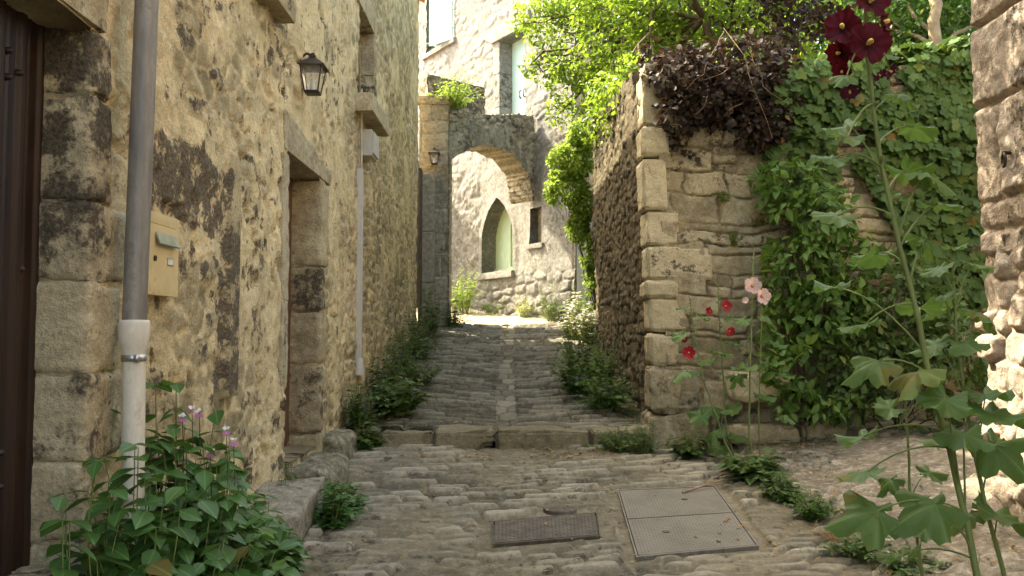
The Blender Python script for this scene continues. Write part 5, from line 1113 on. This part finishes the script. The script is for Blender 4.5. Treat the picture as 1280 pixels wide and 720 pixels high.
def bush(name, label, cat, blobs, n, T, size, mat, seed, root=None, smat='reed', up=.2, loc=None, thr=.40, sc=3.0, branches=True, hang=0.0, shell=.45, twr=.012, sub=3, trunk=None):
    """foliage filling uneven blobs: leaves gathered in clumps, a branch to each blob"""
    r = np.random.default_rng(seed); B_ = [(np.array(c, float), np.array(q if np.ndim(q) else (q, q, q), float)) for c, q in blobs]; vol = np.array([np.prod(q) ** .8 for _, q in B_]); k = r.choice(len(B_), n * 3, p=vol / vol.sum())
    C = np.array([b[0] for b in B_])[k]; Q = np.array([b[1] for b in B_])[k]; u = nrm(r.normal(size=(n * 3, 3))); P = C + u * Q * (r.random(n * 3) ** (1 / 3 * (1 - shell) + .0001))[:, None] * (1 + .35 * (fbm(u[:, 0] * 2 + k, u[:, 1] * 2, u[:, 2] * 2, seed=seed) - .5))[:, None]
    f = fbm(P[:, 0] * sc, P[:, 1] * sc, P[:, 2] * sc, seed=seed + 2, o=3); P, u = P[f > thr][:n], u[f > thr][:n]; m = len(P)
    base = np.array(root if root is not None else B_[0][0] - [0, 0, B_[0][1][2]], float); t = thing(name, label, cat, tuple(loc if loc is not None else base))
    g = Geo(); R0 = twr
    if trunk is not None: tp_ = np.array(trunk, float); tube(g, poly_at(tp_, np.linspace(0, 1, 12)) + r.normal(size=(12, 3)) * .02, np.linspace(R0 * 2.2, R0, 12), 10, cap=False); fork = tp_
    for c, q in B_:
        st = fork[r.integers(max(1, len(fork) - 2), len(fork))] if trunk is not None else base
        pts = curve(st, c, -.06 * hang, 8, .04 * np.linalg.norm(c - st) * .4, r); tube(g, pts, np.linspace(R0 * .8, R0 * .28, 8), 6, cap=False)
        for s in range(sub): e = c + nrm(r.normal(size=3)) * q * .85; tube(g, curve(pts[r.integers(3, 8)], e, -.05 * hang, 6, .02, r), np.linspace(R0 * .35, R0 * .1, 6), 5, cap=False)
    build('trunk' if trunk is not None else 'stems', g, M[smat], t)
    D = nrm(u * .6 + r.normal(size=(m, 3)) * .8 + [0, 0, -hang]); N = nrm(r.normal(size=(m, 3)) * .6 + u * .35 + [0, 0, .6 + up]); g = Geo(); leaves(g, P, D, N, size * r.uniform(.55, 1.2, m), T); build('crown' if trunk is not None else 'foliage', g, M[mat], t); return t
def bl(px, py, y, q): return (at(px, py, y), q)
bush('creeper', 'light green leafy creeper in front of the garden wall beside the pink hollyhock', 'creeper', [bl(985, 225, 6.75, (.28, .16, .16)), bl(1020, 270, 6.7, (.35, .18, .25)), bl(1000, 330, 6.7, (.28, .18, .3)), bl(1040, 390, 6.7, (.35, .2, .3)), bl(985, 400, 6.72, (.22, .14, .25)), bl(1010, 460, 6.65, (.36, .2, .22)), bl(1060, 330, 6.7, (.25, .15, .3)), bl(975, 280, 6.8, (.2, .12, .2)), bl(1020, 500, 6.62, (.3, .18, .14))], 2300, T_OV, .095, 'l_creeper', 811, root=(2.3, 6.9, .72), thr=.40, up=.1, hang=.5, twr=.01)
bush('creeper', 'broad leafy thicket at the foot of the garden wall behind the tall hollyhock', 'creeper', [bl(1070, 440, 6.7, (.35, .2, .35)), bl(1120, 470, 6.6, (.35, .22, .3)), bl(1180, 440, 6.5, (.35, .22, .4)), bl(1210, 500, 6.4, (.3, .2, .2)), bl(1060, 500, 6.7, (.3, .18, .15)), bl(1110, 360, 6.7, (.3, .18, .3)), bl(1150, 510, 6.5, (.3, .2, .14)), bl(1150, 400, 6.65, (.3, .15, .3))], 2300, T_OV, .082, 'l_weed', 812, root=(3.0, 6.9, .74), thr=.42, hang=.5, twr=.01)
bush('purple_bush', 'dark purple-leaved bush hanging over the top corner of the garden wall', 'bush', [bl(850, 95, 7.0, (.30, .28, .20)), bl(890, 120, 6.92, (.30, .20, .26)), bl(880, 172, 6.90, (.26, .14, .16)), bl(850, 140, 6.9, (.2, .14, .2)), bl(945, 165, 6.9, (.2, .13, .16)), bl(935, 110, 6.95, (.30, .2, .25)), bl(960, 150, 6.9, (.22, .14, .2)), bl(925, 70, 7.2, (.4, .3, .15)), bl(980, 110, 6.95, (.2, .14, .25)), bl(835, 70, 7.2, (.25, .25, .14)), bl(920, 150, 6.88, (.25, .14, .16))], 4600, T_RND, .058, 'l_purple', 821, root=(2.0, 7.5, 3.5), thr=.37, hang=.6, twr=.009)
r = np.random.default_rng(5); g = Geo()
for (a, b, c) in (((905, 35), (930, 70), (965, 170)), ((905, 40), (880, 90), (860, 110)), ((930, 70), (900, 95), (872, 100)), ((948, 120), (925, 130), (905, 140)), ((935, 60), (955, 110), (985, 130)), ((885, 100), (882, 130), (870, 145))):
    tube(g, poly_at([at(*a, 6.95), at(*b, 6.72), at(*c, 6.74)], np.linspace(0, 1, 9)) + r.normal(size=(9, 3)) * .008, np.linspace(.003, .0015, 9), 5, cap=False)
build('dry_tendrils', g, M['dead_stem'], None, (1.8, 6.8, 3.4), label='bare pale tendrils hanging in front of the purple-leaved bush', cat='vine')
bush('purple_shrub', 'purple-leaved shrub rising behind the garden wall beside the dark red flowers', 'shrub', [bl(985, 20, 8.6, (.45, .4, .35)), bl(1010, -20, 8.6, (.5, .4, .4)), bl(930, 10, 8.4, (.3, .3, .25))], 1100, T_RND, .065, 'l_purple', 822, root=(2.6, 8.6, 3.5), thr=.42, twr=.016)
# trees
bush('leafy_tree', 'bright lime-green tree leaning out over the lane from behind the garden wall', 'tree', [bl(690, 25, 10.9, .42), bl(735, 60, 10.5, .55), bl(790, 25, 9.6, .65), bl(718, 108, 10.8, .34), bl(757, 125, 10.4, .36), bl(682, 88, 11.0, .22), bl(662, 82, 11.0, .14), bl(668, 12, 11.1, .26), bl(850, 15, 9.0, .6), bl(820, 55, 9.2, .4), bl(725, -40, 10.5, .7), bl(800, -60, 9.5, .9), bl(900, -50, 8.6, .8), bl(745, 160, 10.9, .26), bl(700, 140, 11.2, .20), bl(775, 95, 9.9, .4), bl(650, 30, 11.2, .13), bl(772, 128, 9.2, .34), bl(757, 152, 10, .28), bl(788, 108, 8.4, .30), ((1.0, 5.3, 4.72), (.75, .75, .62)), ((.5, 5.7, 5.2), (.6, .6, .5))],  # last two blobs: unseen crown added to shade the right building's upper wall
    26000, T_OV, .068, 'l_tree', 831, trunk=[(2.35, 8.7, 3.45), (2.2, 8.7, 4.0), (1.95, 8.8, 4.7), (1.7, 9.2, 5.4)], smat='bark', loc=(2.35, 8.7, 3.45), thr=.42, sc=3.2, twr=.032, up=.5)
bush('hanging_vine', 'sunlit yellow-green vine hanging down the far end of the garden wall', 'vine', [bl(728, 170, 11.7, (.20, .25, .22)), bl(714, 200, 11.7, (.30, .25, .28)), bl(708, 238, 11.7, (.30, .22, .24)), bl(730, 260, 11.65, (.16, .2, .25)), bl(735, 310, 11.6, (.11, .16, .28)), bl(738, 360, 11.6, (.08, .14, .28)), bl(700, 215, 11.8, (.12, .16, .2)), bl(722, 285, 11.6, (.14, .16, .18))], 5200, T_OV, .072, 'l_vine', 832, root=(1.15, 11.6, 1.7), thr=.36, hang=.5, twr=.012)
bush('leafy_tree', 'green tree behind the garden wall between the purple shrub and the leaning tree', 'tree', [bl(920, 40, 9.6, .5), bl(960, 60, 10, .45), bl(1020, 40, 10.2, .6), bl(950, -30, 10, .9), bl(1040, -40, 10, .9), bl(880, 30, 10.5, .6), bl(1010, 75, 9.5, .3)], 5200, T_OV, .085, 'l_tree', 833, trunk=[(2.95, 9.4, 3.5), (2.9, 9.4, 4.4), (2.85, 9.5, 5.4)], smat='bark', loc=(2.95, 9.4, 3.5), thr=.42, twr=.04)
bush('leafy_tree', 'dark green tree with pale slim trunk behind the ivy', 'tree', [bl(1090, 30, 9.2, .5), bl(1140, 45, 9, .5), bl(1190, 35, 9, .5), bl(1110, -30, 9, .8), bl(1190, -40, 9, .8), bl(1235, 20, 9.2, .6), bl(1120, 78, 8.6, .25), bl(1175, 82, 8.5, .25)], 4600, T_OV, .10, 'l_bush', 834, trunk=[(4.25, 8.4, 3.5), (4.15, 8.4, 4.3), (4.05, 8.5, 5.4)], smat='pale_bark', loc=(4.25, 8.4, 3.5), thr=.40, twr=.035)
bush('leafy_tree', 'tall dark tree closing the view far behind the garden wall', 'tree', [bl(830, 0, 13, 1.2), bl(930, 40, 13.5, 1.1), bl(1030, 30, 13.5, 1.3), bl(1130, 30, 13, 1.3), bl(1220, 30, 12.5, 1.3), bl(880, -90, 13, 1.4), bl(1080, -100, 13, 1.6), bl(1200, -100, 13, 1.5)], 7000, T_OVW, .17, 'l_bush', 835, trunk=[(4.6, 13, 3.6), (4.5, 13, 5.0), (4.4, 13, 6.5)], smat='bark', loc=(4.6, 13, 3.6), thr=.36, twr=.09)
bush('ivy_mound', 'mound of ivy along the top of the garden wall, right of the purple bush', 'ivy', [bl(1030, 88, 7.15, (.25, .25, .10)), bl(1080, 80, 7.15, (.3, .25, .10)), bl(1140, 75, 7.15, (.3, .25, .10)), bl(1200, 70, 7.15, (.3, .25, .12)), bl(985, 90, 7.2, (.2, .2, .08))], 900, T_IVY, .07, 'l_ivy', 836, root=(3.2, 7.3, 3.5), thr=.35, twr=.008)

# grass along the edges, dead leaves and grit where they gather
def zlane(x, y): return np.where(x > 1.67, ramp_z(x, y), gz(y))
r = np.random.default_rng(900); P = []
def strip(n, x0, x1, y0, y1, toward, pw=2.0):
    """points gathered against one side of a strip"""
    t = r.random(n) ** pw; y = r.uniform(y0, y1, n); x = x0 + (x1 - x0) * (t if toward < 0 else 1 - t); k = fbm(x * 2.5, y * 2.5, seed=901) > .46; return np.stack([x, y], 1)[k]
E_ = np.concatenate([strip(900, -1.34, -.6, 7.2, 12.8, -1), strip(700, .35, 1.08, 7.2, 11.2, 1), strip(260, -1.34, -.8, 4.2, 6.85, -1), strip(420, 1.5, 1.85, 3.6, 6.8, 1, 1.0), strip(250, 1.1, 3.0, 6.55, 6.95, 1, 1.0), strip(220, -1.0, 1.05, 6.72, 6.9, 1, 1.0), strip(260, -1.0, .6, 13.6, 15.2, 1, 1.0)])
n = len(E_); Z = zlane(E_[:, 0], E_[:, 1]); g = Geo()
blades(np.repeat(np.column_stack([E_, Z - .01]), 3, 0) + r.normal(size=(3 * n, 3)) * [.018, .018, 0], r.normal(size=(3 * n, 3)) * [.7, .7, .2] + [0, 0, .8], .07 * r.uniform(.4, 1.5, 3 * n), .0022, g)
build('grass', g, M['l_weed'], None, (0, 7, .6), label='thin short grass sprouting along the foot of the walls and lane edges', cat='grass', kind='stuff')
D_ = np.concatenate([strip(420, -1.34, -.4, 6.3, 12.5, -1, 1.5), strip(260, -.9, 1.05, 6.55, 6.88, 1, 1.0), strip(300, .2, 1.08, 7.3, 11, 1, 1.5), strip(420, 1.2, 2.3, 3.8, 6.9, 1, 1.0), strip(200, -1.2, -.5, 4.0, 6.8, -1, 1.5), strip(150, -.9, 1.5, 4.0, 6.8, 1, 1.0)])
n = len(D_); g = Geo(); leaves(g, np.column_stack([D_, zlane(D_[:, 0], D_[:, 1]) + .022]), np.column_stack([r.normal(size=(n, 2)), r.normal(size=n) * .15 + SL]), np.column_stack([r.normal(size=(n, 2)) * .3, np.ones(n)]), r.uniform(.012, .045, n), T_OV)
build('leaf_litter', g, M['l_dry'], None, (0, 6, .5), label='scattered dry brown leaves lying along the lane edges and the step', cat='leaf litter', kind='stuff')
n = 2600; x_ = r.uniform(-1.25, 2.4, n); y_ = r.uniform(3.8, 6.85, n); k = (fbm(x_ * 2, y_ * 2, seed=903) > .45) & (in_quad(x_, y_, MAN) < 0) & (in_quad(x_, y_, PLT) < 0); x_, y_ = x_[k], y_[k]; n = len(x_); g = Geo(); q = r.uniform(.002, .008, n) * np.where(r.random(n) < .06, 2.2, 1)
oc = np.array([[1, 0, 0], [0, 1, 0], [-1, 0, 0], [0, -1, 0], [0, 0, .7], [0, 0, -.7]]); V = np.column_stack([x_, y_, zlane(x_, y_) + .016])[:, None] + (oc[None] * r.uniform(.6, 1.3, (n, 6, 1))) * q[:, None, None]
off = (np.arange(n) * 6)[:, None, None]; F = (np.array([[0, 1, 4], [1, 2, 4], [2, 3, 4], [3, 0, 4], [1, 0, 5], [2, 1, 5], [3, 2, 5], [0, 3, 5]])[None] + off).reshape(-1, 3)
g.add(V.reshape(-1, 3), [F], tone=np.repeat(r.random(n), 6)); build('grit', g, M['lane'], None, (0, 5, .45), smooth=False, label='loose grit and pebbles scattered on the lane and the ramp', cat='gravel', kind='stuff')
